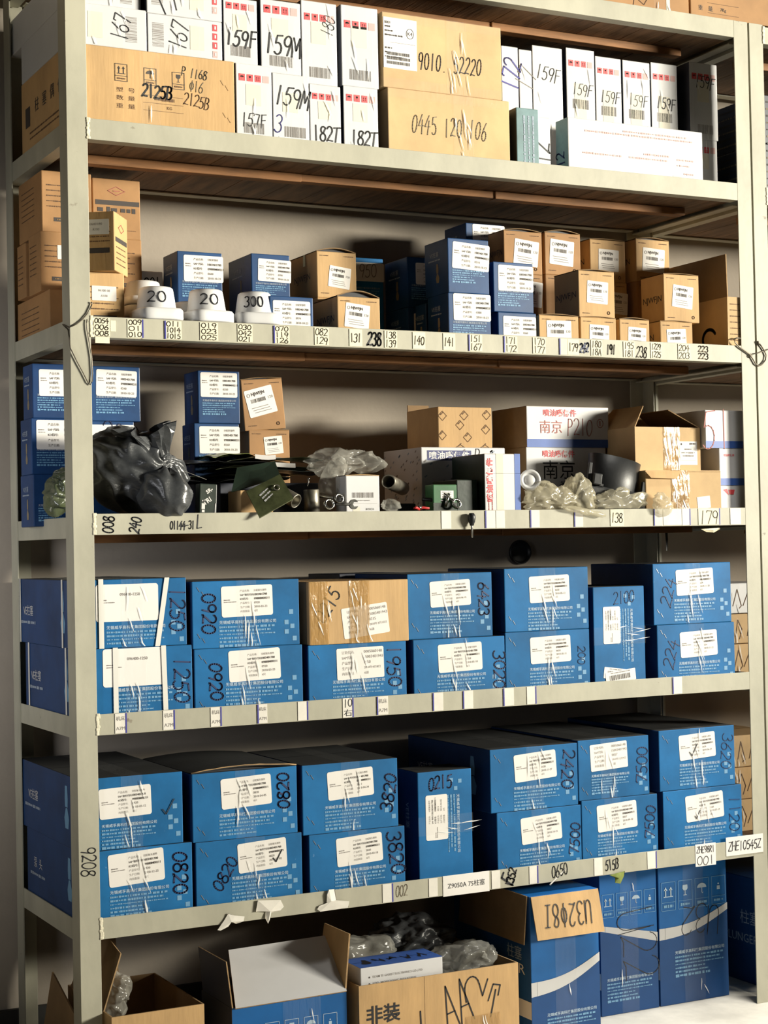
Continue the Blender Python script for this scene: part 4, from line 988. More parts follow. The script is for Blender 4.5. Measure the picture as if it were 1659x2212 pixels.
# ---- tan printed cartons at the left end of the second shelf
GK = 'tan printed cartons stacked at the left end'
def printed(key, label, diamond=False, stick=None, yaw=0.0, style='kraftr', plain=False, su=.6, st=.05):
    root, m, F, w, d, h = carton(key, label, style, GK, yaw=yaw); f = F['front']
    if diamond:
        cx, cy = .5 * w, h - .030
        f.stroke([(cx - .022, cy), (cx, cy + .011), (cx + .022, cy), (cx, cy - .011), (cx - .022, cy)], .0012, 'inkred'); f.stroke([(cx - .008, cy), (cx + .008, cy)], .002, 'inkred')
        f.rect(.52 * w, h - .060, .92 * w, .012, 'printk'); greek(f, .10 * w, h - .078, .82 * w, .016, 'printk', 7); greek(f, .3 * w, h - .105, .3 * w, .004, 'printbr'); greek(f, .1 * w, h - .128, .8 * w, .0015, 'printbr')
    elif not plain:
        for i in range(5): greek(f, .10 * w, h - .035 - i * .013, w * (.75 - .1 * (i % 2)), .0032, 'printbr', seed=i)
        f.rect(.52 * w, .032, .56 * w, .010, 'printk'); greek(f, .3 * w, .032, .42 * w, .004, 'kraft_shaded', 3, dz=.0005)
    g = F['left']
    for i in range(6): greek(g, .14 * d, h - .030 - i * .014, d * .55, .003, 'printbr', seed=20 + i)
    g = F['right']; g.stroke([(.3 * d, h - .04), (.5 * d, h - .03), (.7 * d, h - .04), (.5 * d, h - .05), (.3 * d, h - .04)], .0012, 'inkred'); g.rect(.5 * d, h - .070, .8 * d, .010, 'printk')
    for i in range(3): greek(g, .15 * d, h - .09 - i * .012, d * .6, .003, 'printbr', seed=i)
    m.build('box_body', root)
    if stick: put_sticker(root, w, d, h, 'plain:' + stick, su * w, st, .060, 0)
printed('K1', 'tan printed carton seen through the rack end, top of its stack', stick='06400|R100', su=1.0 - .30)
printed('K3', 'tan printed carton seen through the rack end, middle of its stack', stick='06400|R101', su=.60)
printed('K3b', 'tan printed carton behind the middle one at the rack end', plain=True)
printed('K5', 'tan printed carton seen through the rack end, bottom of its stack', plain=True)
printed('K2', 'tan printed carton with a red diamond and black band, against the wall', diamond=True)
printed('K4', 'tan printed carton under the red diamond carton, with a skewed white sticker', stick='06410|R102', su=.35, st=.030)
printed('K4b', 'tan printed carton behind the left white tub, lowest by the wall', plain=True)
printed('K7', 'tan printed carton by the left post carrying the turned carton', stick='06100-08|A100', style='kraft', su=.50, st=.050)
x, y0, z0, w, d, h = P['K7']; P['K6'] = (x + .002, .055, z0 + h + .0008, .110, .112, .140)
root, m, F, w, d, h = carton('K6', 'tan printed carton turned to show its lit side, beside the left post', 'kraft', GK, yaw=-.60); f = F['front']; f2 = F['right']
f.rect(.60 * w, .048, .58 * w, .012, 'printk')
for i in range(4): greek(f, .2 * w, .070 + i * .011, .7 * w, .003, 'printbr', i)
f2.stroke([(.3 * d, h - .034), (.5 * d, h - .024), (.7 * d, h - .034), (.5 * d, h - .044), (.3 * d, h - .034)], .0016, 'inkred'); f2.rect(.5 * d, h - .064, .86 * d, .011, 'printk')
for i in range(4): greek(f2, .12 * d, h - .082 - i * .013, .7 * d, .003, 'printbr', i + 3)
m.build('box_body', root); put_sticker(root, w, d, h, 'plain:06401-80|R100', .60 * w, .036, .062)
root, m, F, w, d, h = carton('GR', 'grey carton marked 201 behind the left white tub', 'grey'); F['front'].hand('201', .5 * w, h - .032, .045, .1, 'ink', .003, seed=2); m.build('box_body', root)

# ---- white cartons on the top visible shelf
GA = 'white parts cartons on the top shelf'
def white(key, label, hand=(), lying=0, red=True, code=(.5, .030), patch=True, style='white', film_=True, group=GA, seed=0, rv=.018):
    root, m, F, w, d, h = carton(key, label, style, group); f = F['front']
    kinds = ['umbrella', 'glass', 'up', 'stack']
    if not lying:
        if red:
            s = w * .17
            for i, k in enumerate(kinds): f.rect(.17 * w + i * .22 * w, h - rv, s, s * 1.05, 'red' if i < 3 else 'pink'); icon(f, k, .17 * w + i * .22 * w, h - rv, s * .8, 'white', 'white') if i < 3 else None
        if patch: f.rect(.48 * w, h * .62, .42 * w, h * .26, 'cream')
        if code: bars(f, code[0] * w, code[1], .58 * w, .026, 'printg', seed)
    else:
        sx = .90 if lying > 0 else 1.2
        for i, k in enumerate(kinds):
            if red: f.rect(sx * w, h - .016 - i * .0215, .012, .016, 'red' if i < 3 else 'pink'); f.rect(sx * w + .001, h - .016 - i * .0215, .004, .008, 'white', dz=.0004)
        bars(f, (.14 if lying > 0 else .80) * w, h * .48, .060, .028, 'printg', seed, rot=PI / 2); f.rect((.66 if lying > 0 else .34) * w, h * .5, .036, h * .62, 'cream')
    for t, u, v, ln, rot, ink, wd in hand: f.hand(t, u * w, v, ln, math.radians(rot), ink, wd, asp=1.0, seed=seed)
    m.build('box_body', root)
    if film_: put_tape(root, w, d, h, 0, min(w * .8, .075), 1, top=False, seed=seed, creases=3, name='plastic_wrap')
white('A2', 'white carton marked 167 lying on the tan carton beside the left post', [('167', .66, .050, .062, 80, 'ink', .0024)], lying=-1, seed=1, red=False, style='whitepl')
white('A3', 'white carton marked 167 lying on the tan carton, with red marks at its right', [('167', .42, .048, .066, 80, 'ink', .0026)], lying=1, seed=2)
white('A4', 'white carton at the very top left of the photo, above the left 167 carton', [], lying=-1, seed=3, red=False, style='whitepl')
white('A5', 'white carton at the top of the photo, above the 167 carton with red marks', [('17', .26, .035, .06, 30, 'ink', .0026)], lying=1, seed=4)
white('U1', 'white carton boldly marked 159F, upper row', [('159F', .52, .062, .082, -4, 'ink', .0042)], seed=5, rv=.020)
white('U2', 'white carton boldly marked 159M, upper row', [('159M', .55, .070, .098, -4, 'ink', .0042)], seed=6, rv=.024)
white('U3', 'white carton marked 180 sideways, upper row', [('180', .76, .150, .050, 75, 'ink', .0018)], seed=7, rv=.040)
white('U4', 'greyish white carton without handwriting beside the taped tan pair, upper row', [], seed=8, style='whiteg', rv=.048)
white('L1', 'white carton marked 157F beside the printed tan carton, lower row', [('157F', .48, .062, .066, 0, 'ink', .0022)], seed=9, rv=.034, code=(.5, .042))
white('L2', 'white carton marked 159M and a violet 3, lower row', [('159M', .55, .128, .094, -8, 'ink', .0038), ('3', .16, .060, .022, -5, 'inkblue', .0026)], seed=10, red=False, code=(.6, .042))
white('L3', 'white carton marked 182T, left of the pair in the lower row', [('182T', .52, .045, .074, 0, 'ink', .0036)], seed=11, rv=.030, code=None)
white('L4', 'white carton marked 182T, right of the pair in the lower row', [('182T', .58, .045, .074, 0, 'ink', .0038)], seed=12, rv=.030, code=None)
white('R1', 'narrow white carton with blue 172 written upwards', [('172', .55, .292, .085, 78, 'inkblue', .0042)], red=False, patch=False, seed=13, code=None)
white('R2', 'narrow white carton with faint 17 written upwards', [('17', .5, .285, .06, 70, 'printg', .002)], red=False, patch=False, seed=14, code=None)
white('R3', 'white carton marked 159F without red marks, right of the narrow pair', [('159F', .52, .305, .078, -8, 'ink', .0022)], red=False, seed=15, patch=False, code=None)
for q, (k, lab, v, wd) in enumerate([('R4', 'white carton marked 159F, leftmost and tallest of the four with red marks', .272, .0022), ('R5', 'white carton marked 159F, second of the four with red marks', .262, .0022),
                    ('R6', 'white carton marked 159F, third of the four with red marks', .262, .0018), ('R7', 'white carton boldly marked 159F, last of the four with red marks', .262, .0032)]):
    white(k, lab, [('159F', .56, v, .066, -4, 'ink', wd)], seed=16 + q, rv=.040 if q else .042, code=(.5, v - .040))
white('R9', 'white carton marked 159F near the right post, upper of two in shadow', [('159F', .55, .165, .070, -4, 'ink', .0026)], seed=21, rv=.040, code=(.55, .03))
white('R8', 'white carton near the right post, lower of two in shadow', [('17', .2, .03, .04, 0, 'inknavy', .003)], seed=22, rv=.030)

# tan printed carton 2125B
root, m, F, w, d, h = carton('A1', 'tan printed carton marked 2125B under the white cartons', 'kraft'); f = F['front']
X = lambda p_: (p_ - 150) / 357 * w
for k, px_ in (('up', 259), ('umbrella', 321), ('glass', 382)):
    y = h - .058 - (px_ - 259) * .00004; f.frame(X(px_), y, .030, .040, .0013, 'printk'); icon(f, k, X(px_), y + .006, .026, 'printk'); f.stroke([(X(px_) - .015, y - .008), (X(px_) + .015, y - .008)], .0012, 'printk'); greek(f, X(px_) - .010, y - .014, .02, .004, 'printbr', 2)
for i, t in enumerate(['型  号', '数  量', '重  量']): f.text(t, X(268), h - .098 - i * .019, 'printbr', h=.011, w=.046)
for i in range(3): f.rect(X(349), h - .104 - i * .018, .100, .0009, 'printbr')
greek(f, X(330), h - .112, .05, .008, 'printbr', 4); f.text('KG', X(362), h - .131, 'printbr', h=.007)
f.hand('2125B', X(336), h - .094, .076, .0, 'ink', .0040, asp=1.0, seed=1); f.hand('2125B', X(422), h - .106, .066, -.12, 'printbr', .0020, asp=1.1, seed=2); f.hand('P,1168', X(418), h - .040, .066, -.1, 'inkp', .0020, asp=1.0, seed=3); f.hand('@16', X(422), h - .072, .036, -.1, 'inkp', .0016, asp=1.1, seed=4)
for a, b_ in ((476, .050), (480, .128)): staples(f, X(a), [h - b_], 'kraft_edge')
g = F['left']
g.rect(d * .14, h * .52, d * .10, .050, 'printk')
for i, t in enumerate('柱塞偶件'): g.text(t, d * (.34 + .16 * i), h * .60, 'printk', h=.034)
for i in range(2): greek(g, d * .18, h * .30 - i * .014, d * .62, .005, 'printbr', i)
m.build('box_body', root); put_tape(root, w, d, h, -.010, .05, 1, seed=61, creases=3)

# taped tan pair
for key, lab, txt, ln, v, ink, wd in (('C1', 'clear taped tan carton marked 9010 515110, on top of its pair', '9010.:52220', .190, .078, 'printk', .0024), ('C2', 'clear taped tan carton marked 0445 120 106, under the labelled one', '0445 120 106', .225, .095, 'inkp', .0024)):
    root, m, F, w, d, h = carton(key, lab, 'kraftp', 'clear taped tan cartons on the top shelf'); f = F['front']
    f.hand(txt, .56 * w if key == 'C1' else .50 * w, v, ln, 0, ink, wd, asp=1.5, gap=.95, seed=5); m.build('box_body', root)
    if key == 'C1': put_sticker(root, w, d, h, 'part', .145 * w, .078, .096, -.01)
    put_tape(root, w, d, h, .04, .060, 1, seed=71 if key == 'C1' else 72, creases=9)
    e = MB()
    for zz in (h - .012, .012): e.add([(-w / 2, -d / 2 - .0014, zz - .012), (w / 2, -d / 2 - .0014, zz - .012), (w / 2, -d / 2 - .0018, zz + .012), (-w / 2, -d / 2 - .0018, zz + .012)], [(0, 1, 2, 3)], 'tape')
    e.build('packing_tape', root)

root, m, F, w, d, h = carton('BG', 'slim blue green carton beside the taped tan pair', 'teal'); f = F['front']
for i in range(3): greek(f, .35 * w + i * .2 * w, h - .02, h * .75, .006, 'palenavy', i, rot=-PI / 2)
m.build('box_body', root)
root, m, F, w, d, h = carton('W1', 'white carton with sideways 12 between the blue green carton and the long one', 'whiteall'); F['front'].hand('12', .30 * w, .055, .060, PI / 2, 'ink', .0036, seed=1); m.build('box_body', root)
root, m, F, w, d, h = carton('W2', 'long white carton with faint upside down print at the shelf edge', 'wteal'); f = F['front']
for i, (x, y, ww, s_) in enumerate([(.40, .86, .5, 1), (.12, .80, .85, 2), (.10, .42, .30, 4), (.44, .42, .30, 5), (.80, .46, .14, 6), (.80, .36, .10, 7), (.85, .22, .08, 8), (.55, .50, .2, 9)]): greek(f, x * w, y * h, ww * w * .95 if x + ww < 1 else (1 - x - .06) * w, .0055, 'pink', s_)
greek(f, .33 * w, .06 * h, .36 * w, .004, 'printg', 9); f.rect(.80 * w, .12 * h, .030, .018, 'cream')
g = F['left']; g.hand('12', d * .35, .05, .040, PI / 2, 'inknavy', .004, seed=2); m.build('box_body', root)

# cartons on the roof of the rack
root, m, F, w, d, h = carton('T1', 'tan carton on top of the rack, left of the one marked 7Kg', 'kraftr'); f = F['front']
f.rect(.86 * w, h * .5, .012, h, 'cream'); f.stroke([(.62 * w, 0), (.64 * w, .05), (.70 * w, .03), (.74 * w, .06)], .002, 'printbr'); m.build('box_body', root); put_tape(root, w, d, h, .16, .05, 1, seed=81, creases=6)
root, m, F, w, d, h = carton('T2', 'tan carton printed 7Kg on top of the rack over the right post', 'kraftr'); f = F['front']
for i, t in enumerate(['重', '量']): f.text(t, .035 + i * .035, .024, 'printk', h=.014)
f.text('7Kg', .115, .024, 'printk', h=.012); f.rect(.115, .040, .11, .0012, 'printbr'); f.rect(.115, .012, .11, .0012, 'printbr'); m.build('box_body', root)

# ---- third shelf: larger cartons
root, m, F, w, d, h = carton('NB', 'patterned white carton with a dark blue name panel on the third shelf', 'whiteall'); f = F['front']
rnd = random.Random(3)
for fc, W_ in ((f, w), (F['left'], d)):
    for i in range(64): fc.rect(rnd.uniform(.03, .97) * W_, rnd.uniform(.04, .96) * h, .009, .004, 'printg' if i % 2 else 'palenavy', rot=.6)
f.rect(.33 * w, h - .022, .52 * w, .027, 'signblue', dz=.0002); f.text('喷油嘴偶件', .33 * w, h - .022, 'white', w=.48 * w, hmax=.022, bold=.02, dz=.0005); f.hand('P', .66 * w, h - .022, .02, 0, 'ink', .002)
m.build('box_body', root)
root, m, F, w, d, h = carton('DP', 'tan carton printed with diamonds on the patterned white carton', 'kraft'); f = F['front']
for cx, cy in ((.08, .80), (.48, .82), (.90, .84), (.40, .58), (.54, .28), (.88, .48), (.07, .32), (.40, -.02), (.86, -.02)):
    s = .013; P4 = [(cx * w, cy * h - s * .2 + s), (cx * w + s, cy * h - s * .2), (cx * w, cy * h - s * .2 - s), (cx * w - s, cy * h - s * .2)]
    P4 = [(min(max(a, .001), w - .001), min(max(b_, .001), h - .001)) for a, b_ in P4]; f.stroke(P4 + [P4[0]], .0012, 'printbr'); greek(f, cx * w - .006 if .02 < cx < .95 else cx * w, max(.004, cy * h), .012, .003, 'printbr', 2, rot=.7)
m.build('box_body', root)
lf = MB(); lf.box(-w / 2 + .002, w / 2 - .10, d / 2 - .004, d / 2, h, h + .018, 'kraft_shaded'); lf.build('back_flap', root)
def nozzle(key, label, inkc, blue=True, marks=None, style='whitek', group='white cartons with red print on the third shelf', half=False):
    root, m, F, w, d, h = carton(key, label, style, group); f = F['front']
    if blue: f.rect(w / 2, h * .10, w, h * .20, 'stripblue')
    f.text('喷油嘴偶件', .40 * w, h - .018, 'red', w=.40 * w, hmax=.020, bold=.02)
    if marks: marks(f, w, h)
    m.build('box_body', root); return root
def mk1(f, w, h):
    f.text('南京', .29 * w, h * .50, 'inkred', h=.036); f.hand('P210', .64 * w, h * .50, .085, .0, 'inkred', .002, asp=1.1, seed=3); f.stroke(arc(.89 * w, h * .60, .010, .012, 0, 360, 14), .0016, 'inkred'); f.rect(.89 * w, h * .6, .003, .014, 'inkred')
nozzle('NJ1', 'white carton with red handwriting and blue foot strip on the third shelf', 'inkred', marks=mk1)
def mk2(f, w, h):
    f.text('南京', .40 * w, h - .062, 'ink', h=.052); f.rect(.5 * w, h * .42, w, h * .30, 'white_grey')
nozzle('NJ2', 'white carton with grey tape and black handwriting, behind the black housing', 'ink', blue=False, marks=mk2)
for key, lab, bl, mk in (('RW1', 'white carton marked 51 by the right post, top of three', True, lambda f, w, h: (f.hand('51', .26 * w, .055, .11, 0, 'inkred', .003, seed=2))), ('RW2', 'white carton with red print by the right post, middle of three', True, None), ('RW3', 'torn white carton by the right post, bottom of three', False, None)):
    root, m, F, w, d, h = carton(key, lab, 'whiteall', 'white cartons by the right post'); f = F['front']
    if bl: f.rect(w / 2, .010, w, .020, 'stripblue')
    if key == 'RW2': f.text('喷油嘴偶件', .33 * w, h - .020, 'red', w=.36 * w, hmax=.018, bold=.02)
    if key == 'RW3':
        f.poly([(.10 * w, h - .012), (.24 * w, h - .010), (.30 * w, h - .028), (.22 * w, h - .022)], 'red'); f.poly([(.28 * w, h - .012), (.50 * w, h - .012), (.46 * w, h - .026), (.32 * w, h - .026)], 'red'); f.poly([(.40 * w, .0), (.36 * w, .05), (.5 * w, .06), (.5 * w, 0)], 'white_grey')
    if mk: mk(f, w, h)
    m.build('box_body', root)
root, m, F, w, d, h = carton('WC', 'white carton on end with red name down it and a blue edge', 'wgreen'); f = F['front']
f.rect(.92 * w, h / 2, .16 * w, h, 'stripblue'); f.text('喷油嘴偶件', .14 * w, h * .60, 'red', w=.115, hmax=.020, rot=PI / 2, bold=.03); f.rect(.42 * w, h * .5, .2 * w, h, 'cream'); f.rect(.5 * w, h * .70, w, .0008, 'printg')
for i in range(2): greek(f, .10 * w + i * .10 * w, h * .14, .030, .0035, 'inkred', i, rot=PI / 2)
m.build('box_body', root)
root, m, F, w, d, h = carton('GD', 'dark green wrapped carton left of the white carton on end', 'greenk'); m.build('box_body', root)
root, m, F, w, d, h = carton('GB', 'green parts box with a white label, third shelf centre', 'green'); f = F['front']
f.rect(.58 * w, h - .026, .55 * w, .020, 'paper'); [greek(f, .36 * w, h - .020 - i * .006, .4 * w, .002, 'printg', i) for i in range(3)]; f.rect(w / 2, h - .058, w, .022, 'greenk'); m.build('box_body', root)
root, m, F, w, d, h = carton('SW', 'small white box with a barcode at the edge of the third shelf', 'whiteall'); f = F['front']; bars(f, .5 * w, h * .57, .060, .013, 'printg', 3); greek(f, .33 * w, h * .45, .036, .002, 'printg', 1); f.rect(.5 * w, h * .38, .84 * w, .0006, 'printg'); f.text('BOSCH', .70 * w, h * .26, 'printk', h=.005); f.rect(.3 * w, h * .26, .02, .012, 'cream'); m.build('box_body', root); arch_lid(root, w, d, h, .002, 'kraft')
root, m, F, w, d, h = carton('STB', 'small tan box behind the green envelope, third shelf', 'kraft'); F['front'].stroke(arc(.22 * w, .008, .004, .004, 0, 360, 8), .001, 'printk'); m.build('box_body', root)

# open tan cartons on the third shelf
def shell(w, d, h, t, out, inn):
    m = MB()
    for x0, x1, y0, y1 in ((-w / 2, w / 2, -d / 2, -d / 2 + t), (-w / 2, w / 2, d / 2 - t, d / 2), (-w / 2, -w / 2 + t, -d / 2 + t, d / 2 - t), (w / 2 - t, w / 2, -d / 2 + t, d / 2 - t)):
        sd = {}
        if y0 > 0 and x1 - x0 > t * 2: sd = {'front': inn}
        if y1 < 0 and x1 - x0 > t * 2: sd = {'back': inn}
        if x1 - x0 < t * 2: sd = {'right' if x0 < 0 else 'left': inn}
        sd['top'] = 'kraft_edge'; m.box(x0, x1, y0, y1, 0, h, out, sides=sd)
    m.box(-w / 2 + t, w / 2 - t, -d / 2 + t, d / 2 - t, 0, t, inn); return m
def panel(root, pts, t, out, inn, name='flap', label=None, deco=None):
    """folded-out panel through four corner points, outer side first"""
    a, b_, c, e = [Vector(p_) for p_ in pts]; n = (b_ - a).cross(e - a).normalized(); m = MB(); V = [a, b_, c, e]; V2 = [v - n * t for v in V]
    m.add(V, [(0, 1, 2, 3)], out); m.add(V2, [(3, 2, 1, 0)], inn); m.add(V + V2, [(0, 4, 5, 1), (1, 5, 6, 2), (2, 6, 7, 3), (3, 7, 4, 0)], 'kraft_edge')
    if deco: deco(Face(m, a, b_ - a, n.cross(b_ - a), (b_ - a).length, (e - a).length))
    return tag(m.build(name, root), label)
cx, y0, z0, w, d, h = P['OC']; root = thing('carton', 'open tan carton with raised flaps and a shipping label, third shelf right', 'box', (cx, y0 + d / 2, z0)); m = shell(w, d, h, .003, 'kraftp' if False else 'kraft_pale', 'kraft_shaded')
m.build('box_body', root); put_sticker(root, w, d, h, 'ship', .80 * w, .072, .066)
panel(root, [(-w / 2, d / 2, h), (-w / 2, -d / 2, h), (-w / 2 + .055, -d / 2 + .035, h + .062), (-w / 2 + .055, d / 2 - .02, h + .062)], .0025, 'kraft', 'kraft_shaded')
panel(root, [(w / 2, -d / 2, h), (w / 2, d / 2, h), (w / 2 - .085, d / 2 - .02, h + .052), (w / 2 - .085, -d / 2 + .03, h + .052)], .0025, 'kraft', 'kraft_shaded')
panel(root, [(w / 2, d / 2, h), (-w / 2, d / 2, h), (-w / 2 + .03, d / 2 + .02, h + .055), (w / 2 - .06, d / 2 + .02, h + .055)], .0025, 'kraft', 'kraft_shaded')
put_tape(root, w, d, h, .012, .055, 1, top=False, seed=91, mt='tapebrown', creases=5)
root, m, F, w, d, h = carton('LT', 'tan carton with a dark stain and brown tape, under the open carton', 'kraftp'); f = F['front']
f.poly([(a * .020 + .46 * w, b_ * .018 + .058) for a, b_ in arc(0, 0, 1, 1, 0, 360, 12)[:-1]], 'stain', dz=.0010); f.poly([(a * .022 + .46 * w, b_ * .022 + .026) for a, b_ in arc(0, 0, 1, 1, 0, 360, 12)[:-1]], 'stain', dz=.0010); f.poly([(.30 * w, .0), (.62 * w, .0), (.58 * w, .016), (.36 * w, .018)], 'stain', dz=.0010); f.rect(.52 * w, h - .004, w * .95, .002, 'kraft_edge')
m.build('box_body', root); put_tape(root, w, d, h, -.012, .062, 1, seed=92, mt='tapebrown', creases=5); put_sticker(root, w, d, h, 'grey', .76 * w, h - .040, .045, .1, 'torn grey label')
panel(root, [(-w / 2 - .004, -d / 2 - .002, h - .003), (-w / 2 + .12, -d / 2 - .002, h - .002), (-w / 2 + .10, -d / 2 - .006, h - .024), (-w / 2 + .012, -d / 2 - .008, h - .022)], .002, 'kraft', 'kraft')

# big open carton at the right end of the second shelf, its side flap standing up
cx, y0, z0, w, d, h = P['BIG']; root = thing('carton', 'big open carton by the right post with a dark side flap standing up', 'box', (cx, y0 + d / 2, z0)); m = shell(w, d, h, .003, 'kraft_pale', 'kraft_shaded'); f = Face(m, (-w / 2, -d / 2, 0), (1, 0, 0), (0, 0, 1), w, h)
for i in range(7): greek(f, .1 * w, h - .02 - i * .017, .5 * w, .003, 'printbr', i)
g = Face(m, (-w / 2, d / 2, 0), (0, -1, 0), (0, 0, 1), d, h); g.stroke(arc(d * .82, .05, .03, .028, 30, 200, 10), .010, 'printk'); m.build('box_body', root)
panel(root, [(-w / 2, d / 2 - .02, h), (-w / 2, -d / 2, h), (-w / 2 - .012, -d / 2 - .012, h + .118), (-w / 2 - .012, d / 2 - .06, h + .118)], .003, 'kraft_shaded', 'kraft')

# ---- cartons on the floor deck
def tallblue(key, label, stripe, hand, seed, icons=True, flat=(0, .35)):
    root, m, F, w, d, h = carton(key, label, 'royal', 'tall blue cartons on the floor'); f = F['front']
    a, b_, t = stripe
    pts = [(w * i / 12, h * (a + (b_ - a) * i / 12) + (-.016 if b_ > a else .0) * math.sin(PI * i / 12)) for i in range(13)]
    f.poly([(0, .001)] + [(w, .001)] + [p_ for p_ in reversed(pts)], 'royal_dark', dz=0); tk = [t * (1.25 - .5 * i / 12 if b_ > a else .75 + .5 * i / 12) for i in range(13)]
    for i in range(12): f.poly([(pts[i][0], pts[i][1] - tk[i] / 2), (pts[i + 1][0], pts[i + 1][1] - tk[i + 1] / 2), (pts[i + 1][0], pts[i + 1][1] + tk[i + 1] / 2), (pts[i][0], pts[i][1] + tk[i] / 2)], 'silver', dz=.0002); f.lift = .0010
    if icons:
        for i, k in enumerate(('up', 'glass', 'umbrella', 'stack')):
            x = w * (.14 + .245 * i); y = h * .76; f.frame(x, y, w * .20, w * .33, .0012, 'pale2'); f.stroke([(x - w * .10, y - w * .07), (x + w * .10, y - w * .07)], .0010, 'pale2'); icon(f, k, x, y + w * .05, w * .17, 'pale'); greek(f, x - w * .07, y - w * .115, w * .14, w * .035, 'pale2', i)
    company(f, w * (.10 if key == 'F5' else .22), h - h * flat[1], w * .80 if key == 'F5' else w * .72, big='pale', small='pale2', rows=6)
    for t_, u, v, ln, rot in hand: f.hand(t_, u * w, v * h, ln, math.radians(rot), 'ink', .0024, asp=.9, seed=seed)
    g = F['left']; g.text('柱塞', d * .80, h * .60, 'palenavy', h=.035, rot=0); g.text('PLUNGER', d * .45, h * .50, 'palenavy', h=.022) if key != 'F4' else g.text('PLUNGER', d * .62, h * .50, 'silver', h=.026, w=d * .62); g.rect(d * .5, h * .24, d, .045, 'silver')
    m.build('box_body', root); put_tape(root, w, d, h, 0, w * .3, 1, top=False, seed=seed, creases=2); return root, w, d, h
tallblue('F5', 'tall blue carton with handling marks, middle of the three on the floor', (.61, .50, .020), [('U22', .66, .47, .20, -84)], 111, flat=(0, .245))
tallblue('F6', 'tall blue carton marked U32 upside down, by the right post on the floor', (.50, .64, .026), [('U32', .60, .57, .135, 176)], 112, flat=(0, .36))
root, w, d, h = tallblue('F4', 'tall blue carton with a tan flap hanging open, left of the handling marks', (.38, .54, .030), [], 113, icons=False, flat=(0, .20))
def fl(f): f.hand('U32@8I', f.w * .5, f.h * .48, .155, math.radians(0), 'ink', .0030, asp=1.5, gap=.95, seed=4)
panel(root, [(w / 2 - .002, -d / 2 - .0045, h), (-w / 2 + .002, -d / 2 - .0045, h), (-w / 2 + .004, -d / 2 - .030, h - .108), (w / 2 - .001, -d / 2 - .030, h - .108)], .003, 'kraft', 'kraft', 'front_flap', 'tan inside of the front flap with upside down writing')
fm = MB(); ff = Face(fm, (w / 2 - .004, -d / 2 - .0315, h - .106), (-1, 0, 0), (0, .27, -1), w, .106); ff.n = Vector((0, -1, .25)).normalized(); ff.o = Vector((w / 2 - .004, -d / 2 - .0045, h)); ff.v = Vector((0, -.0255, -.108)).normalized(); ff.lift = .0012
ff.hand('U32@8I', w * .48, .055, .150, PI * 0, 'ink', .0030, asp=1.4, gap=.95, seed=4); fm.build('writing', root)
panel(root, [(-w / 2, d / 2 - .05, h), (-w / 2, -d / 2 + .01, h), (-w / 2 - .010, -d / 2 + .012, h - .125), (-w / 2 - .010, d / 2 - .05, h - .125)], .003, 'kraft_shaded', 'kraft_shaded', 'side_flap')

cx, y0, z0, w, d, h = P['F3']; root = thing('carton', 'open tan carton on the floor with big black handwriting', 'box', (cx, y0 + d / 2, z0)); m = shell(w, d, h, .004, 'kraft', 'kraft_shaded'); f = Face(m, (-w / 2, -d / 2, 0), (1, 0, 0), (0, 0, 1), w, h); z = lambda v: h - v
f.text('非装', .145 * w, z(.075), 'ink', h=.046, bold=.02); f.hand('AA', .60 * w, z(.078), .085, .25, 'ink', .0036, asp=1.3, seed=2); f.stroke([(.66 * w, z(.080))] + [(.70 * w + a, z(.050) + b_) for a, b_ in arc(0, 0, .022, .032, 190, 20, 8)] + [(.765 * w, z(.070)), (.80 * w, z(.030))], .0034, 'ink'); f.stroke([(.80 * w, z(.085)), (.835 * w, z(.045)), (.88 * w, z(.050)), (.865 * w, z(.075))], .0034, 'ink'); f.stroke([(.815 * w, z(.125)), (.85 * w, z(.06))], .004, 'ink')
f.hand('la', .42 * w, z(.12), .08, .1, 'ink', .004, seed=2); f.rect(.40 * w, h / 2, .0012, h, 'kraft_edge'); m.build('box_body', root); put_tape(root, w, d, h * .5, .12, .10, 1, top=False, seed=120, mt='tapebrown', creases=5)
F3 = (cx, y0, w, d, h)
P['GW'] = (cx - w / 2 + .010 + .115, y0 + .010, h - .085, .230, .10, .125)
root, m, F, w, d, h = carton('GW', 'blue topped white box leaning out of the open tan carton', 'whiteall', roll=0.0); f = F['front']
for i, t in enumerate(['TE.NM TE GASKET ELECTRONICS CO.,LTD', 'ADD: MONGVANG INDUSTRIAL', 'YUEQING ZHEJIANG', 'http://www.china-TM1.com']):
    f.rect(.105 * w, h - .025 - i * .016, .004, .004, 'printk'); f.text(t, .14 * w, h - .025 - i * .016, 'printg', h=.0062, align='l', bold=.01)
t = F['top']; t.rect(w / 2, d / 2, w, d, 'stripblue'); rnd = random.Random(8)
for i in range(5): t.poly([(w * (.15 + .17 * i) + a * .014, d * rnd.choice((.35, .6)) + b_ * .010) for a, b_ in arc(0, 0, 1, 1, 0, 360, 9)[:-1]], 'ink', dz=.0004)
m.build('box_body', root)

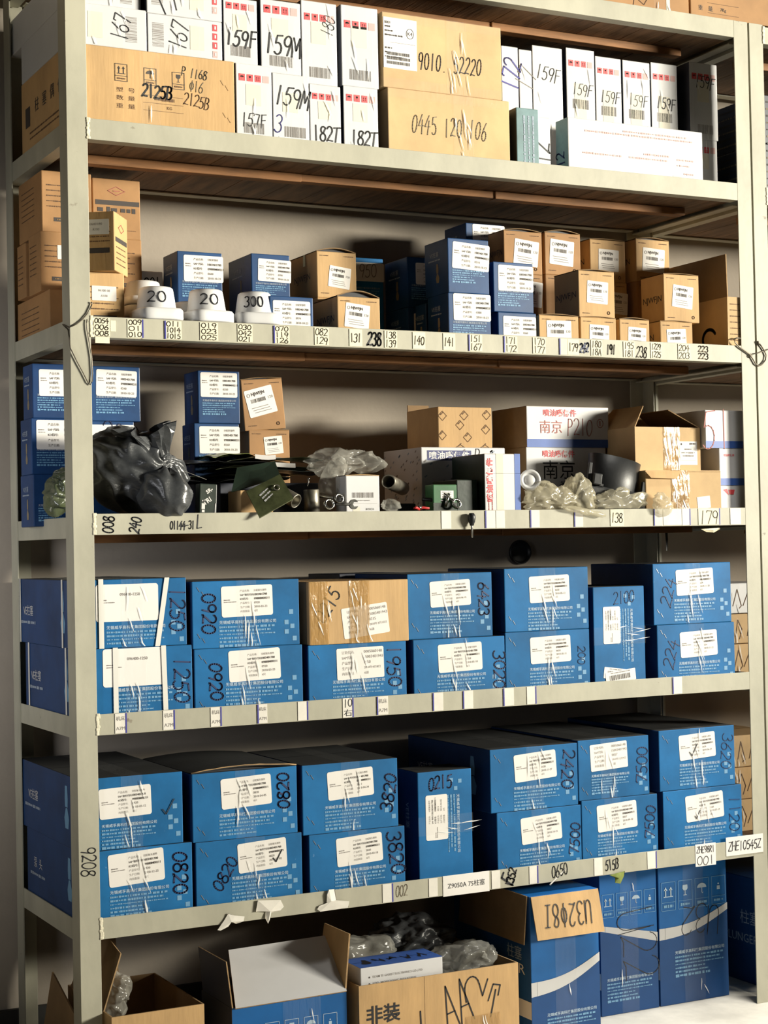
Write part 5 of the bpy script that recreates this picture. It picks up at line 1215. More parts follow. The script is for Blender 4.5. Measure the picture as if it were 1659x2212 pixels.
cx, y0, z0, w, d, h = P['F2']; root = thing('carton', 'blue carton on the floor with its white lid flap hanging open', 'box', (cx, y0 + d / 2, z0)); m = shell(w, d, h, .004, 'royal', 'kraft_shaded')
f = Face(m, (-w / 2, -d / 2, 0), (1, 0, 0), (0, 0, 1), w, h)
for i, k in enumerate(('up', 'glass', 'umbrella', 'stack')): x = w * (.34 + .17 * i); f.frame(x, h - .075, .036, .056, .0012, 'pale'); icon(f, k, x, h - .066, .030, 'pale')
m.box(-w / 2 - .0008, -w / 2, -d / 2, d / 2, 0, h, 'charcoal'); m.build('box_body', root); put_tape(root, w, d, h, .03, .10, 1, top=False, seed=130, creases=5)
HP = ((0.3105, -0.0460, 0.2224), (0.6016, -0.0460, 0.2238), (0.6394, 0.1000, 0.3291), (0.3535, 0.1000, 0.3250))
o_ = root.location; panel(root, [Vector(p_) - o_ for p_ in HP], .003, 'white', 'kraft_shaded', 'lid_flap', 'white lid flap')
a = Vector((w / 2, -d / 2, h)); panel(root, [a, a + Vector((0, .16, 0)), a + Vector((.018, .15, .135)), a + Vector((.018, .008, .135))], .004, 'kraft_shaded', 'kraft', 'side_flap')
a = Vector((-w / 2, -d / 2, h)); panel(root, [a + Vector((0, .19, 0)), a, a + Vector((-.012, .004, .110)), a + Vector((-.012, .185, .110))], .003, 'charcoal', 'kraft_shaded', 'side_flap')
cx, y0, z0, w, d, h = P['F1']; root = thing('carton', 'open tan carton at the lower left corner beside the left post', 'box', (cx, y0 + d / 2, z0)); m = shell(w, d, h, .004, 'kraft', 'kraft_shaded'); m.build('box_body', root)
a = Vector((-w / 2, -d / 2, h)); panel(root, [a + Vector((0, d - .02, 0)), a + Vector((0, .06, 0)), a + Vector((.04, .05, .13)), a + Vector((.06, d - .06, .15))], .003, 'kraft_shaded', 'kraft_shaded', 'side_flap')
F1 = (cx, y0, w, d, h)
# cartons of the neighbouring rack that show past the right post
OX = W + 2 * PW + .006
for i, (lab, st_, x, y, lev, z_off, ww, dd, hh) in enumerate([
    ('dark printed carton in the right hand rack beside the shadowed 159F pair', 'dark', .004, .03, 1, 0, .30, .40, .16), ('dark printed carton in the right hand rack, upper of two by the post', 'dark', .006, .03, 1, .162, .30, .40, .14),
    ('white carton with a blue band cut off at the right edge, upper shelf', 'whiteall', .30, .01, 1, 0, .25, .3, .24),
    ('tan carton of the right hand rack glimpsed right of the second shelf', 'kraftp', .10, .02, 2, 0, .28, .35, .19),
    ('white carton with brown scrawl glimpsed past the 224 pair, top of three', 'whiteall', -.030, .25, 4, .182, .26, .3, .090), ('tan carton glimpsed past the 224 pair, middle of three', 'kraftp', -.030, .25, 4, .092, .26, .3, .088), ('tan carton glimpsed past the 224 pair, bottom of three', 'kraftp', -.030, .25, 4, 0, .26, .3, .090),
    ('tan carton glimpsed past the right end of the lowest shelf, top of three', 'kraftp', -.030, .25, 5, .192, .26, .3, .094), ('tan carton glimpsed past the right end of the lowest shelf, middle of three', 'kraft', -.030, .25, 5, .096, .26, .3, .094), ('tan carton glimpsed past the right end of the lowest shelf, bottom of three', 'kraftp', -.030, .25, 5, 0, .26, .3, .094),
    ('dark blue carton on the floor in shadow beyond the right post', 'navy', .02, .06, 9, 0, .34, .40, .31)]):
    zb = 0 if lev == 9 else LEVELS[lev] - .006 - SINK; key = 'Q%d' % i; P[key] = (OX + x + ww / 2, y, zb + z_off + .0002, ww, dd, hh)
    root, m, F, w, d, h = carton(key, lab, st_, 'cartons in the right hand rack'); f = F['front']
    for fc, W_ in ((f, w), (F['left'], d)):
        if st_ == 'dark':
            for j in range(7): greek(fc, .08 * W_, h - .02 - j * .02, .8 * W_, .006, 'inkp' if j % 2 else 'printk', j)
        elif st_ == 'navy': fc.text('柱塞', .7 * W_, h * .62, 'palenavy', h=.04); fc.text('PLUNGER', .6 * W_, h * .42, 'palenavy', h=.025); fc.rect(.86 * W_, h * .84, .05, .06, 'silver')
        elif st_ == 'whiteall' and lev == 1: fc.rect(W_ / 2, h * .55, W_, .05, 'stripblue')
        else:
            rn = random.Random(i)
            for j in range(4): xx = .03 + j * .045; fc.stroke([(xx + rn.uniform(-.01, .01), h * .25), (xx + .015, h * .8), (xx + .03, h * rn.uniform(.2, .5)), (xx + .02, h * .15)], .0022, 'printbr')
    m.build('box_body', root)
    if lev in (4, 5): put_tape(root, w, d, h, -w * .3, .09, 1, seed=140 + i, creases=8)

# ------------------------------------------------------------------ white plastic tubs
def tub(label, x, y, z, up=False, txt=None, seed=0, hh=.052, rimh=.030):
    """square rimmed tub, shown bottom up unless up=True"""
    t = thing('plastic_tub', label, 'tub', (x, y, z), (0, 0, .12 * (seed % 3 - 1)), 'milky plastic tubs on the second shelf')
    m = MB(); top = rimh + hh
    prof = [(.049, rimh - .004), (.048, rimh), (.046, rimh + .012), (.0415, top - .010), (.040, top - .003), (.036, top), (.010, top), (.0001, top)]
    if up: prof = [(r, top - zz) for r, zz in prof]
    m.lathe(prof, 'tub', 40)
    if txt:
        for st in _pen_line(txt, .052, .026):
            V = []
            for a, b_ in st:
                zz = (rimh + hh * .50 + b_); r = .0460 - (zz - rimh - .012) / (hh - .022) * .0045 + .0006; th = -PI / 2 - .32 + a / .044
                V.append((r * math.cos(th), r * math.sin(th), zz))
            m.tube(V, .0015, 'ink', 5)
    m.build('tub_body', t)
    m = MB(); z0, z1 = (0, rimh) if not up else (top - rimh, top)
    P_ = [(.050, z0 + .002), (.0535, z0), (.056, z0 + .004), (.0555, z1 - .006), (.052, z1 - .001), (.044, z1)]
    if up: P_ = [(r, z0 + z1 - zz) for r, zz in P_]
    m.lathe(P_, 'tub', 48, sq=[5] * 6)
    if not up: m.lathe([(.0005, z0 + .0015), (.050, z0 + .0015)], 'tub', 48, sq=[5, 5])
    m.build('rim', t); return t
def _pen_line(txt, ln, hh):
    out = []; n = len(txt); adv = ln / n
    for i, ch in enumerate(txt):
        for st in PEN.get(ch, []): out.append([((i + .5 - n / 2) * adv + (a - .5) * adv * .95, (b_ - .5) * hh) for a, b_ in st])
    return out
ZBb = ZB - SINK
ZBt = ZB + .0004
tub('milky tub inked 20, leftmost of the front three', (0.1815, 0.0580, 1.8584)[0], .058, ZBt, txt='20', seed=1)
tub('milky tub inked 20, middle of the front three', (0.3093, 0.0580, 1.8605)[0], .058, ZBt, txt='20', seed=2)
tub('milky tub inked 300, rightmost of the front three', (0.4359, 0.0580, 1.8637)[0], .058, ZBt, txt='300', seed=3)
tub('milky tub standing rim up behind the left 20 tub', (0.2129, 0.1450, 1.8811)[0] - .012, .205, ZBb, up=True, seed=4, hh=.05)
tub('milky tub upside down on another behind the left 20 tub', (0.2129, 0.1450, 1.8811)[0] - .012, .205, ZBb + .0812, seed=4, hh=.040, rimh=.022)
tub('milky tub rim up, glimpsed between the left and middle front tubs', (0.3032, 0.1350, 1.8838)[0], .138, ZBb, up=True, seed=2, hh=.053)

# ------------------------------------------------------------------ wires on the posts
m = MB()
Q = [(0.0008, -0.0035, 1.8727), (-0.0072, -0.0035, 1.8563), (-0.0207, -0.0035, 1.8407), (-0.0352, -0.0035, 1.8293), (-0.0496, -0.0035, 1.8223)]
m.tube(Q, .0016, 'wire', 6)
m.tube([Q[-1], (-PW - .0018, .004, Q[-1][2]), (-PW - .0018, .05, Q[-1][2] + .012)], .0016, 'wire', 6)
m.tube([(-PW - .0020, .045, Q[-1][2] + .010), (-PW - .0025, .006, Q[-1][2] - .006)] + [(-0.0504, -0.0035, 1.7732), (-0.0356, -0.0035, 1.7438), (-0.0206, -0.0035, 1.7165), (-0.0100, -0.0035, 1.6954), (-0.0046, -0.0035, 1.6902), (-0.0000, -0.0035, 1.6978), (0.0014, -0.0035, 1.7171), (-0.0001, -0.0035, 1.7557), (-0.0051, -0.0035, 1.7877), (-0.0101, -0.0035, 1.8175), (-0.0110, -0.0035, 1.8314), (-0.0097, -0.0035, 1.8411)], .0014, 'wire', 6)
m.tube([(0.0008, -0.0035, 1.8727), (0.0031, -0.0035, 1.8782), (0.0010, -0.0035, 1.8824)], .0016, 'wire', 6)
tag(m.build('iron_wire'), 'iron wire twisted round the left post with a long hanging loop', 'wire')
m = MB()
m.tube([(1.8951, -0.0040, 1.8697), (1.8820, -0.0040, 1.8705), (1.8704, -0.0040, 1.8668), (1.8750, -0.0040, 1.8571), (1.8894, -0.0040, 1.8446), (1.9105, -0.0040, 1.8335), (1.9268, -0.0040, 1.8249), (1.9364, -0.0040, 1.8134), (1.9459, -0.0040, 1.7992), (1.9557, -0.0040, 1.7930), (1.9692, -0.0040, 1.7986), (1.9813, -0.0040, 1.8109), (1.9851, -0.0040, 1.8242), (1.9788, -0.0040, 1.8385), (1.9691, -0.0040, 1.8501), (1.9578, -0.0040, 1.8602)], .0021, 'wire', 7)
m.tube([(1.9544, -0.0042, 1.8640), (1.9607, -0.0042, 1.8537)], .0032, 'wire', 7); m.tube([(1.9268, -0.0040, 1.8249), (1.9610, -0.0030, 1.8314), (1.9982, -0.0030, 1.8433)], .0016, 'wire', 6)
m.lathe([(.0045, -.0015), (.006, 0), (.0045, .0015), (.003, 0), (.0045, -.0015)], 'wire', 12, Matrix.Translation((1.9292, -0.0050, 1.8222)) @ Matrix.Rotation(PI / 2, 4, 'X'))
tag(m.build('iron_wire'), 'bent iron hook wire on the right post', 'wire')

# ------------------------------------------------------------------ wall hole and strap
m = MB(); m.lathe([(.0001, 0), (.026, 0), (.031, -.003), (.033, -.010), (.036, -.010), (.037, 0)], 'blackp', 32, Matrix.Translation((1.5087, 0.5790, 1.2773)) @ Matrix.Rotation(PI / 2, 4, 'X').inverted())
tag(m.build('pipe_collar'), 'round black pipe opening in the wall above the fourth shelf cartons', 'pipe')
m = MB(); a = Vector((1.8451, 0.3000, 1.3252)); m.add([a + Vector(v) for v in ((-.004, 0, .03), (.006, 0, .03), (.005, -.004, -.02), (-.003, -.003, -.02), (.003, -.002, -.052), (-.001, -.002, -.052))], [(0, 1, 2, 3), (3, 2, 4, 5)], 'blackp')
tag(m.build('hanging_strip'), 'dark strip hanging under the third shelf near the right', 'strap')

# ------------------------------------------------------------------ crumpled plastic
def crumple(name, label, c, rad, rot=(0, 0, 0), seed=0, mt='clear', amp=.35, freq=9.0, sub=4, squash=None, group=None, cat='bag', floor_z=None, smooth=True, parent=None):
    bm = bmesh.new(); bmesh.ops.create_icosphere(bm, subdivisions=sub, radius=1); off = Vector((seed * 3.1, seed * 1.7, seed * 5.3))
    X = Matrix.Translation(c) @ Matrix.Rotation(rot[2], 4, 'Z') @ Matrix.Rotation(rot[1], 4, 'Y') @ Matrix.Rotation(rot[0], 4, 'X')
    for v in bm.verts:
        p_ = v.co.copy(); q = Vector((p_.x * rad[0], p_.y * rad[1], p_.z * rad[2]))
        q2 = q + Vector((noise.noise(q * 22 + off), noise.noise(q * 22 - off), noise.noise(q * 22 + off * 3))) * .018; r1 = 1 - abs(noise.noise(Vector((q2.x * .6, q2.y, q2.z * 1.5)) * freq * 4.2 + off)) * 2.6; r2 = 1 - abs(noise.noise(q2 * freq * 10 + off * 2)) * 2; r3 = noise.noise(q * freq * 1.8 + off)
        k = 1 + amp * (.60 * r1 + .10 * r2 + .9 * r3 - .40)
        w_ = X @ (q * k)
        if floor_z is not None and w_.z < floor_z: w_.z = floor_z + (floor_z - w_.z) * .02
        v.co = w_
    me = bpy.data.meshes.new(name); bm.to_mesh(me); bm.free(); me.materials.append(M[mt])
    if smooth: me.polygons.foreach_set('use_smooth', [True] * len(me.polygons))
    o = bpy.data.objects.new(name, me); COL.objects.link(o)
    if parent: o.parent = parent; return o
    return tag(o, label, cat, group)
ZCb = ZC - SINK
CB = 'crumpled clear bags on the third shelf'
crumple('plastic_bag', 'crumpled clear plastic bag right below the white lid disc', (1.2612, 0.0200, 1.4201), (.078, .026, .050), (0, .10, 0), 3, 'clear2', .50, 8, 5, floor_z=ZC + .001, group=CB)
crumple('plastic_bag', 'crumpled clear plastic bag with a raised peak in front of the black housing', (1.3579, 0.0280, 1.4249), (.046, .026, .066), (0, -.35, 0), 5, 'clear2', .55, 8, 5, floor_z=ZC + .001, group=CB)
crumple('plastic_bag', 'crumpled clear plastic bag with a pointed right tip below the black housing', (1.4710, 0.0180, 1.4089), (.085, .026, .034), (0, -.10, 0), 8, 'clear2', .55, 8, 5, floor_z=ZC + .001, group=CB)
crumple('plastic_bag', 'small clear plastic lump in front of the stained tan carton', (1.6051, -0.0050, 1.4074), (.030, .015, .030), (0, 0, 0), 11, 'clear2', .45, 10, 4, floor_z=ZCb + .001, group=CB)
crumple('plastic_bag', 'clear plastic wrapper flopped over the beam edge under the bags', (1.3375, -0.0120, 1.3866), (.060, .008, .010), (0, .16, 0), 14, 'clear2', .5, 10, 4, group=CB)
crumple('plastic_bag', 'clear plastic bag with a pointed end left of the small white box', (0.6959, 0.1000, 1.5179), (.085, .05, .034), (0, .0, -.1), 21, 'clear', .50, 7, 5, group=CB)
crumple('plastic_bag', 'clear plastic bag hanging down behind the open pipe', (0.6413, 0.0700, 1.4636), (.030, .03, .062), (0, .45, 0), 23, 'clear', .50, 8, 4, floor_z=ZCb + .001, group=CB)
crumple('plastic_bag', 'green brown shiny bag glimpsed through the rack end, third shelf', (-0.0433, 0.1200, 1.4478), (.034, .05, .056), (0, .25, 0), 31, 'clearg', .35, 9, 5, floor_z=ZCb + .001)
crumple('plastic_bag', 'dark crumpled bag right of the small white box', (0.7861, 0.0300, 1.4053), (.026, .03, .016), (0, .3, 0), 33, 'clear', .45, 10, 4, floor_z=ZCb + .001)

# ------------------------------------------------------------------ grey black sack
def sack():
    t = thing('plastic_sack', 'big grey black plastic sack tied near its top, hanging over the beam edge', 'bag', ((0.1579, 0.1400, 1.4277)[0], .14, ZCb))
    c = Vector((0.1527, 0.1500, 1.4731)); o0 = t.location
    knot = Vector((0.1957, 0.0700, 1.5107))
    def lobe(name, c, rad, rot, seed, amp, ridges, sub=5, fl=None, tip=None):
        bm = bmesh.new(); bmesh.ops.create_icosphere(bm, subdivisions=sub, radius=1); off = Vector((seed, seed * 2.3, 0))
        X = Matrix.Translation(c) @ Matrix.Rotation(rot[2], 4, 'Z') @ Matrix.Rotation(rot[1], 4, 'Y')
        for v in bm.verts:
            q = Vector((v.co.x * rad[0], v.co.y * rad[1], v.co.z * rad[2])); w_ = X @ q
            dk = w_ - knot; dist = dk.length; e = dk.normalized(); ang = math.atan2(e.z, e.x) * 1.0 + e.y * 1.4
            fold = math.sin(ang * ridges + 2.2 * noise.noise(w_ * 9 + off)) * math.exp(-dist / .075)
            n1 = noise.noise(w_ * 14 + off); n2 = 1 - 2.4 * abs(noise.noise(Vector((w_.x, w_.y, w_.z + .6 * w_.x)) * 24 + off * 2))
            w_ += (w_ - c).normalized() * (fold * .016 + amp * (n1 * .014 + n2 * .0085))
            if dist < .06: w_ = w_.lerp(knot, (1 - dist / .06) * .55)
            if fl is not None and w_.z < fl and w_.y > -.004: w_.z = fl + .0005
            if fl is not None and w_.z < fl - .001 and w_.y > -.006: w_.y = -.006
            v.co = w_ - o0
        me = bpy.data.meshes.new(name); bm.to_mesh(me); bm.free(); me.materials.append(M['bag']); me.polygons.foreach_set('use_smooth', [True] * len(me.polygons))
        o = bpy.data.objects.new(name, me); COL.objects.link(o); o.parent = t; return o
    lobe('sack_body', Vector((0.1340, 0.1250, 1.4943)), (.135, .098, .095), (0, .32, 0), 4, 1.0, 9, 6, ZCb)
    lobe('sack_bulge', Vector((0.1857, 0.0300, 1.4371)), (.064, .055, .056), (0, .55, 0), 9, .6, 7, 5)
    # gathered mouth above the knot
    m = MB(); n = 40; rows = 9; V = []; F = []; d = Vector((-.30, -.05, 1)).normalized(); ax = d.cross(Vector((0, 1, 0))).normalized(); bx = ax.cross(d)
    for i in range(rows):
        s_ = i / (rows - 1); r = .008 + .050 * s_ ** .9
        for k in range(n):
            th = 2 * PI * k / n; rr = r * (1 + .34 * math.sin(th * 7 + s_ * 2) * (.5 + s_) + .25 * noise.noise(Vector((math.cos(th) * 2, math.sin(th) * 2, s_ * 3))))
            V.append(knot + d * (.090 * s_ * (1 + .35 * noise.noise(Vector((math.cos(th) * 1.5, math.sin(th) * 1.5, 4))))) + ax * rr * math.cos(th) + bx * rr * .7 * math.sin(th) + Vector((-.02 * s_, 0, 0)) - o0)
    for i in range(rows - 1):
        for k in range(n): F.append((i * n + k, i * n + (k + 1) % n, (i + 1) * n + (k + 1) % n, (i + 1) * n + k))
    m.add(V, F, 'bag', smooth=False); m.build('sack_mouth', t)
    m = MB(); m.lathe([(.009, -.004), (.012, 0), (.009, .004), (.007, 0), (.009, -.004)], 'wire', 14, Matrix.Translation(knot - o0)); m.tube([knot - o0, knot - o0 + Vector((.04, -.005, -.012)), Vector((0.2987, 0.0500, 1.4732)) - o0], .0007, 'clear', 5); m.build('tie', t)
sack()

# ------------------------------------------------------------------ packets, pipes and tools on the third shelf
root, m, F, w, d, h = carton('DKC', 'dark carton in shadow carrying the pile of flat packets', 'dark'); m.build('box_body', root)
def packet(label, c, w, d, rot, mt, seed, t=.004, name='gasket_packet', white=None, cat='packet'):
    """limp flat packet: a thin wavy pad"""
    m = MB(); nx, ny = 14, 8; V = []; F = []; off = Vector((seed * 2.1, seed, 0))
    for s_ in (1, -1):
        for i in range(nx + 1):
            for j in range(ny + 1):
                a, b_ = i / nx - .5, j / ny - .5; e = min(1, 6 * min(.5 - abs(a), .5 - abs(b_)) + .15)
                V.append((a * w, b_ * d, s_ * t / 2 * e + .010 * noise.noise(Vector((a * 3, b_ * 2, 0)) + off) - .028 * a * a + .002 * noise.noise(Vector((a * 14, b_ * 9, 2)) + off)))
    N = (nx + 1) * (ny + 1)
    for i in range(nx):
        for j in range(ny):
            q = i * (ny + 1) + j; f = (q, q + ny + 1, q + ny + 2, q + 1); F.append(f); F.append(tuple(N + k for k in reversed(f)))
    for i in range(nx):
        for j in (0, ny): q = i * (ny + 1) + j; f = (q, q + ny + 1, N + q + ny + 1, N + q); F.append(f)
    for j in range(ny):
        for i in (0, nx): q = i * (ny + 1) + j; F.append((q, q + 1, N + q + 1, N + q))
    t_ = thing(name, label, cat, c, rot, 'flat packets piled on the third shelf'); m.add(V, F, mt, smooth=True); m.build('packet_body', t_)
    if white:
        x0, x1 = white; mm = MB(); VV = [Vector(V[int(round((x / w + .5) * nx)) * (ny + 1)]) for x in [x0 + (x1 - x0) * k / 4 for k in range(5)]]
        Wv = [v + Vector((0, -.0012, -.003)) for v in VV] + [v + Vector((0, -.0012, .008)) for v in VV] + [v + Vector((0, .03, .0085)) for v in VV]
        mm.add(Wv, [(k, k + 1, k + 6, k + 5) for k in range(4)] + [(k + 5, k + 6, k + 11, k + 10) for k in range(4)], 'paper'); tag(mm.build('label_sticker', t_), 'white label strip')
    return t_
zt = P['DKC'][2] + P['DKC'][5]
for i, (px_, py_, Y, w, d, rz, rx, mt, lab, wh) in enumerate([
    (.40, .000, .22, .28, .15, .10, 0, 'blackp', 'black flat packet at the bottom of the pile', None), (.43, .012, .21, .27, .14, -.12, .0, 'olive', 'olive flat packet second from the bottom of the pile', None),
    (.52, .023, .20, .24, .15, .22, 0, 'greenk', 'dark green flat packet in the middle of the pile', None), (.50, .034, .21, .27, .14, -.05, 0, 'olive', 'olive flat packet with a lower white label strip', (.00, .07)),
    (.40, .047, .21, .26, .13, .05, 0, 'blackp', 'black flat packet near the top of the pile', None), (.53, .056, .20, .25, .13, -.16, 0, 'olive', 'olive flat packet with an upper white label strip', (-.06, .00)),
    (.42, .066, .22, .13, .10, .1, 0, 'lime', 'yellow green flat packet on top of the pile', None)]):
    packet(lab, (px_, Y, zt + .009 + py_), w, d, (rx, 0, rz), mt, i + 1, white=wh)
# green envelope leaning over the beam edge
def slab(name, label, quad, t, mt, cat, extra=None, group=None):
    a, b_, c, e = [Vector(q) for q in quad]; o = (a + b_ + c + e) / 4; th = thing(name, label, cat, o, group=group); n = (b_ - a).cross(e - a).normalized(); m = MB()
    V = [v - o for v in (a, b_, c, e)]; V2 = [v - n * t for v in V]
    m.add(V, [(0, 1, 2, 3)], mt); m.add(V2, [(3, 2, 1, 0)], mt); m.add(V + V2, [(0, 4, 5, 1), (1, 5, 6, 2), (2, 6, 7, 3), (3, 7, 4, 0)], mt)
    m.build('envelope_body' if 'envelope' in name else 'body', th)
    if extra: extra(th, V, n)
    return th
def env_extra(th, V, n):
    a, b_, c, e = V; m = MB(); f = Face(m, a, b_ - a, n.cross(b_ - a), (b_ - a).length, (e - a).length)
    for i in range(3): greek(f, f.w * .38, f.h * .62 - i * .010, f.w * .3, .005, 'silver', i, rot=.25)
    m.build('printed_mark', th)
    m = MB(); p_ = a + (c - a) * .62 + n * .003 + (b_ - a) * .12; R_ = Matrix.Translation(p_) @ n.to_track_quat('Z', 'Y').to_matrix().to_4x4(); m.lathe([(.0062, -.001), (.0085, -.0015), (.0085, .0015), (.0062, .001), (.0062, -.001)], 'pipe', 24, R_); m.build('ring', th)
slab('green_envelope', 'green flat envelope with a ring on it, leaning out over the beam edge', [(0.4056, -0.0220, 1.3785), (0.4965, -0.0200, 1.4239), (0.4842, 0.0300, 1.4859), (0.3937, 0.0300, 1.4441)], .004, 'olive', 'envelope', env_extra)
slab('green_sheet', 'dark green folded sheet behind the green envelope', [(0.3631, 0.0500, 1.4438), (0.4941, 0.0500, 1.4800), (0.5019, 0.1000, 1.5217), (0.3994, 0.1000, 1.5051)], .003, 'greenk', 'sheet')
root, m, F, w, d, h = carton('SRB', 'dark green packet with white lettering beside the grey sack', 'greenk', cat='packet', name='parts_packet', roll=.04); f = F['front']
f.text('SR-', w * .55, h - .016, 'paper', h=.010, rot=.6, bold=.03); f.text('TRI', w * .42, h - .042, 'paper', h=.012, rot=.6, bold=.03); greek(f, w * .22, h * .08, h * .5, .010, 'paper', 2, rot=PI / 2); f.stroke([(w * .9, .004), (w * .92, h * .5)], .003, 'silver'); m.build('packet_body', root)

def pipe(label, a, b_, r, mt, wall=.003, cat='pipe', name='pipe_piece', hexa=False, group=None):
    a, b_ = Vector(a), Vector(b_); d = b_ - a; L = d.length; X = Matrix.Translation(a) @ d.to_track_quat('Z', 'Y').to_matrix().to_4x4(); m = MB()
    m.lathe([(r - wall, L * .75), (r - wall, .001), (r - wall * .4, -.0006), (r, .001), (r, L), (r - wall, L), (.0001, L)], mt, 6 if hexa else 28, X); m.lathe([(.0001, L * .75), (r - wall, L * .75)], 'ink', 6 if hexa else 28, X)
    return tag(m.build(name), label, cat, group)
pipe('dull metal pipe piece standing upright, third shelf left of the wrenches', (0.5742, 0.0450, 1.4476), ((0.5754, 0.0450, 1.4476)[0] + .001, .045, ZCb + .0005), .0195, 'pipe')
m = MB(); q = Vector((0.5573, 0.0300, 1.4562)); m.tube([q, q + Vector((.004, 0, .010)), q + Vector((.003, 0, .018)), q + Vector((.007, 0, .020))], .0016, 'chrome', 6); tag(m.build('wire_hook'), 'little wire hook on the rim of the upright pipe piece', 'hook')
pipe('dull metal pipe piece lying with its open end forward, beside the green envelope', (0.5219, 0.0200, 1.4183), ((0.5219, 0.0200, 1.4183)[0] - .035, .085, (0.5219, 0.0200, 1.4183)[2] + .035), .0185, 'pipe')
pipe('socket pipe lying with its open end beside the small white box', (0.8043, 0.0700, 1.4693), ((0.8043, 0.0700, 1.4693)[0] + .12, .22, (0.8043, 0.0700, 1.4693)[2] - .012), .0185, 'pipe', .0035)
m = MB(); m.box(.90, 1.06, .085, .20, ZCb + .0003, ZCb + .030, 'greenk'); m.bevbox(.82, .90, .10, .24, ZCb + .0003, ZCb + .046, 'blackp', .004); o_ = m.build('foam_block'); tag(o_, 'dark block in shadow under the socket pipe, third shelf', 'block')
def ring_wrench(label, c, r, handle, jaw=None, mt='chrome'):
    """ring end, slim shank and, if jaw is set, an open end"""
    c = Vector(c); hv = Vector(handle); t = thing('ring_wrench', label, 'wrench', c, group='wrenches on the third shelf'); m = MB(); X = Matrix.Rotation(PI / 2 - .25, 4, 'X')
    m.lathe([(r * .68, -.004), (r, -.0045), (r * 1.03, 0), (r, .0045), (r * .68, .004), (r * .62, 0), (r * .68, -.004)], mt, 12, X); m.build('ring_head', t)
    m = MB(); d = hv.normalized(); m.tube([d * r * .95, d * r * 1.4, hv * .6, hv], [.0045, .0032, .0036, .0045], 'grease' if jaw else mt, 8); m.build('shank', t)
    if jaw:
        m = MB(); R_ = .0125; pts = arc(0, 0, R_, R_, 50, 310, 14); inn = [(R_ * .9, -.005), (.0, -.0055), (-.003, 0), (.0, .0055), (R_ * .9, .005)]
        ol = pts + [(p_[0], p_[1]) for p_ in inn]; n = len(ol); V = [(p_[0] + hv.x + R_ * .5, -.003 + hv.y, p_[1] + hv.z) for p_ in ol] + [(p_[0] + hv.x + R_ * .5, .003 + hv.y, p_[1] + hv.z) for p_ in ol]
        m.add(V, [tuple(range(n)), tuple(range(2 * n - 1, n - 1, -1))] + [(i, n + i, n + (i + 1) % n, (i + 1) % n) for i in range(n)], 'grease'); m.build('open_jaw', t)
    return t
ring_wrench('bright ring wrench with a dark open jaw in front of the small white box', (0.5998, -0.0040, 1.4102), .0135, (.058, -.006, -.001), jaw=True)
ring_wrench('bright ring wrench end behind the one with the dark jaw', (0.6383, 0.0200, 1.4245), .0125, (-.045, .05, .010))
ring_wrench('bright ring wrench leaning by the dark green carton', (0.9750, 0.0200, 1.4097), .0135, (-.030, .02, .030), mt='chrome')
t = thing('pliers', 'red handled pliers at the edge of the third shelf', 'pliers', Vector((0.8659, 0.0200, 1.3962)))
for s_ in (-1, 1):
    m = MB(); m.tube([(0, 0, 0), (-.012 * s_, -.004 * s_, .004), (-.018 if s_ > 0 else .026, -.006, .002)], [.0035, .004, .003], 'redtool', 8); m.build('grip', t)
m = MB(); m.lathe([(.0001, .004), (.006, .003), (.006, -.003), (.0001, -.004)], 'chrome', 14, Matrix.Translation((0, 0, .004)) @ Matrix.Rotation(PI / 2, 4, 'X')); m.tube([(0, 0, .004), (.016, .03, .014)], [.005, .002], 'chrome', 8); m.build('jaws', t)
m = MB(); m.tube([(0.8909, 0.0500, 1.4231), (0.9589, 0.0350, 1.4162)], .005, 'blackp', 10); m.tube([(0.9475, 0.0300, 1.4030), (0.9593, 0.0300, 1.4364)], .0042, 'chrome', 8); tag(m.build('ratchet_handle'), 'black tool handle lying behind the red handled pliers', 'tool')

# white lid disc
X = Matrix.Translation((1.2097, 0.0350, 1.4713)) @ Matrix.Rotation(-.35, 4, 'Z') @ Matrix.Rotation(PI / 2 - .12, 4, 'X')
m = MB(); m.lathe([(.0001, .004), (.012, .004), (.014, .001), (.018, .001), (.020, .005), (.026, .006), (.0285, .003), (.0285, -.002), (.026, -.003), (.0001, -.002)], 'tub', 40, X); tag(m.build('lid_disc'), 'round white plastic lid disc leaning beside the white carton on end', 'lid')

# black plastic housing
o0 = Vector(((1.4695, 0.0750, 1.4692)[0], .078, ZCb + .052)); t = thing('black_housing', 'black plastic housing with an oval open collar, among the clear bags', 'housing', o0, (0, .16, -.10))
m = MB(); m.bevbox(-.108, .108, -.050, .060, -.040, .030, 'blackp', .006); m.box(-.108, -.03, -.0515, .05, .030, .036, 'blackp'); m.build('housing_body', t)
m = MB(); n = 40; V = []; F = []
ringd = [(.072, .050, .028, 0), (.078, .056, .115, .0), (.0755, .0535, .116, .0), (.070, .048, .040, 0), (.001, .001, .040, 0)]
for (rx, ry, z, dx) in ringd:
    for k in range(n): th = 2 * PI * k / n; V.append((.022 + dx + rx * math.cos(th), .0 + ry * math.sin(th), z + (-.006 * math.cos(th) if z > .1 else 0)))
for i in range(4):
    for k in range(n): F.append((i * n + k, i * n + (k + 1) % n, (i + 1) * n + (k + 1) % n, (i + 1) * n + k))
m.add(V, F, 'blackp', smooth=True); m.build('collar', t)
for x, z1 in ((-.072, .090), (.098, .062)): m = MB(); m.bevbox(x - .005, x + .005, -.045, -.037, .028, z1, 'blackp', .0015); m.build('peg', t)
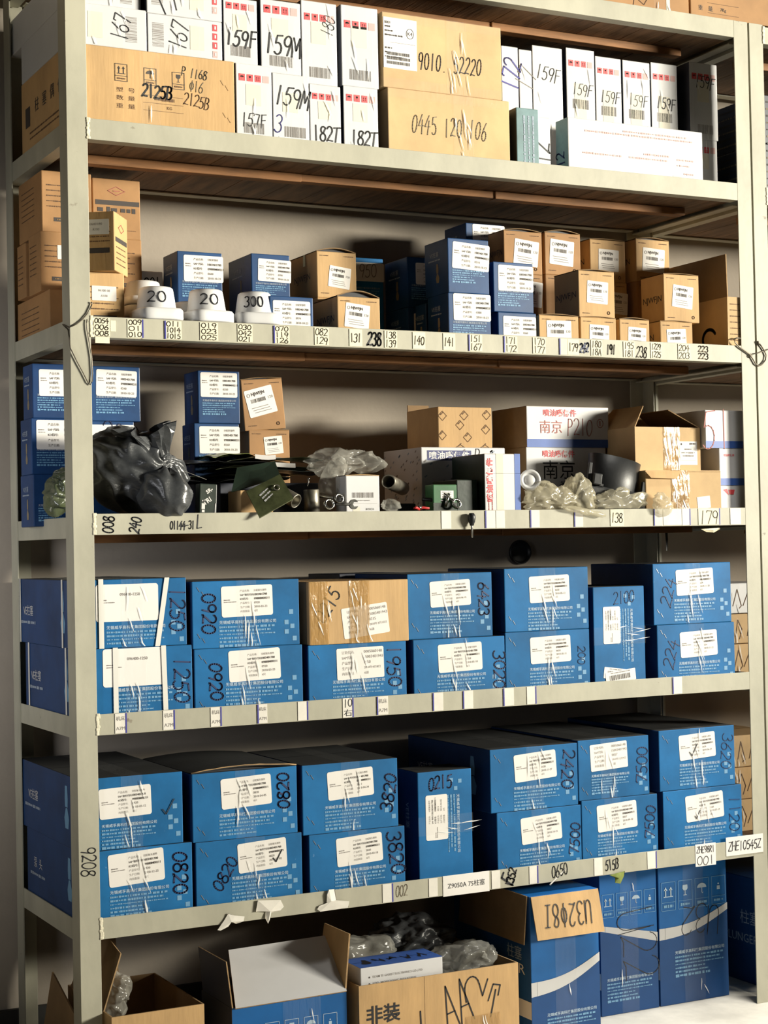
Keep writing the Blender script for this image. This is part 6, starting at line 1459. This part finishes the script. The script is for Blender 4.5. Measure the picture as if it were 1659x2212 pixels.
m = MB(); m.bevbox(-.066, -.040, -.060, -.040, .030, .062, 'blackp', .003); m.build('clip', t)

# screwdriver stuck to the beam
q = Vector((1.0009, -0.0120, 1.3680)); t = thing('screwdriver', 'black handled screwdriver hanging on the front of the third shelf beam', 'screwdriver', q)
m = MB(); m.lathe([(.0001, .0165), (.006, .016), (.0095, .011), (.0105, .004), (.0085, -.006), (.006, -.012), (.0052, -.016), (.0001, -.016)], 'blackp', 20); m.build('handle', t)
m = MB(); m.lathe([(.0030, -.014), (.0028, -.046), (.0022, -.047), (.0001, -.047)], 'chrome', 12); m.build('shaft', t)

# bags in the open cartons on the floor
cx, y0, w, d, h = F3
m = MB(); m.box(cx - .0, cx + .2, y0 + .05, y0 + .30, .006, h - .050, 'charcoal'); tag(m.build('packed_parts'), 'dark parts filling the open tan carton with big handwriting', 'parts', kind='stuff')
crumple('plastic_bag', 'clear plastic bag in the open tan carton with big handwriting', (cx + .115, y0 + .11, h - .010), (.078, .07, .050), (0, -.1, 0), 41, 'clear', .42, 7, 5)
crumple('plastic_bag', 'dark plastic bag at the back of the open tan carton with big handwriting', (cx + .06, y0 + .26, h + .035), (.12, .08, .055), (0, 0, 0), 43, 'bag', .35, 7, 5, smooth=True)
crumple('plastic_bag', 'thin clear film behind the blue topped white box', (cx - .12, y0 + .19, h + .035), (.09, .05, .045), (0, .1, 0), 45, 'clear', .35, 7, 4)
cx, y0, w, d, h = F1
crumple('plastic_bag', 'clear plastic bag poking out of the corner carton', (cx - .055, y0 + .16, h + .010), (.040, .05, .050), (0, .2, 0), 47, 'clear', .45, 8, 5)
slab('cardboard_sheet', 'brown cardboard sheet leaning in the dark behind the left post', [(.0, .30, .02), (.17, .34, .02), (.15, .36, .36), (.05, .32, .42)], .005, 'kraft_shaded', 'sheet')
slab('cardboard_sheet', 'creased brown cardboard seen through the rack end near the floor', [(-.040, .42, .0015), (-.036, .10, .0015), (-.028, .08, .20), (-.030, .30, .28)], .004, 'kraft_shaded', 'sheet')
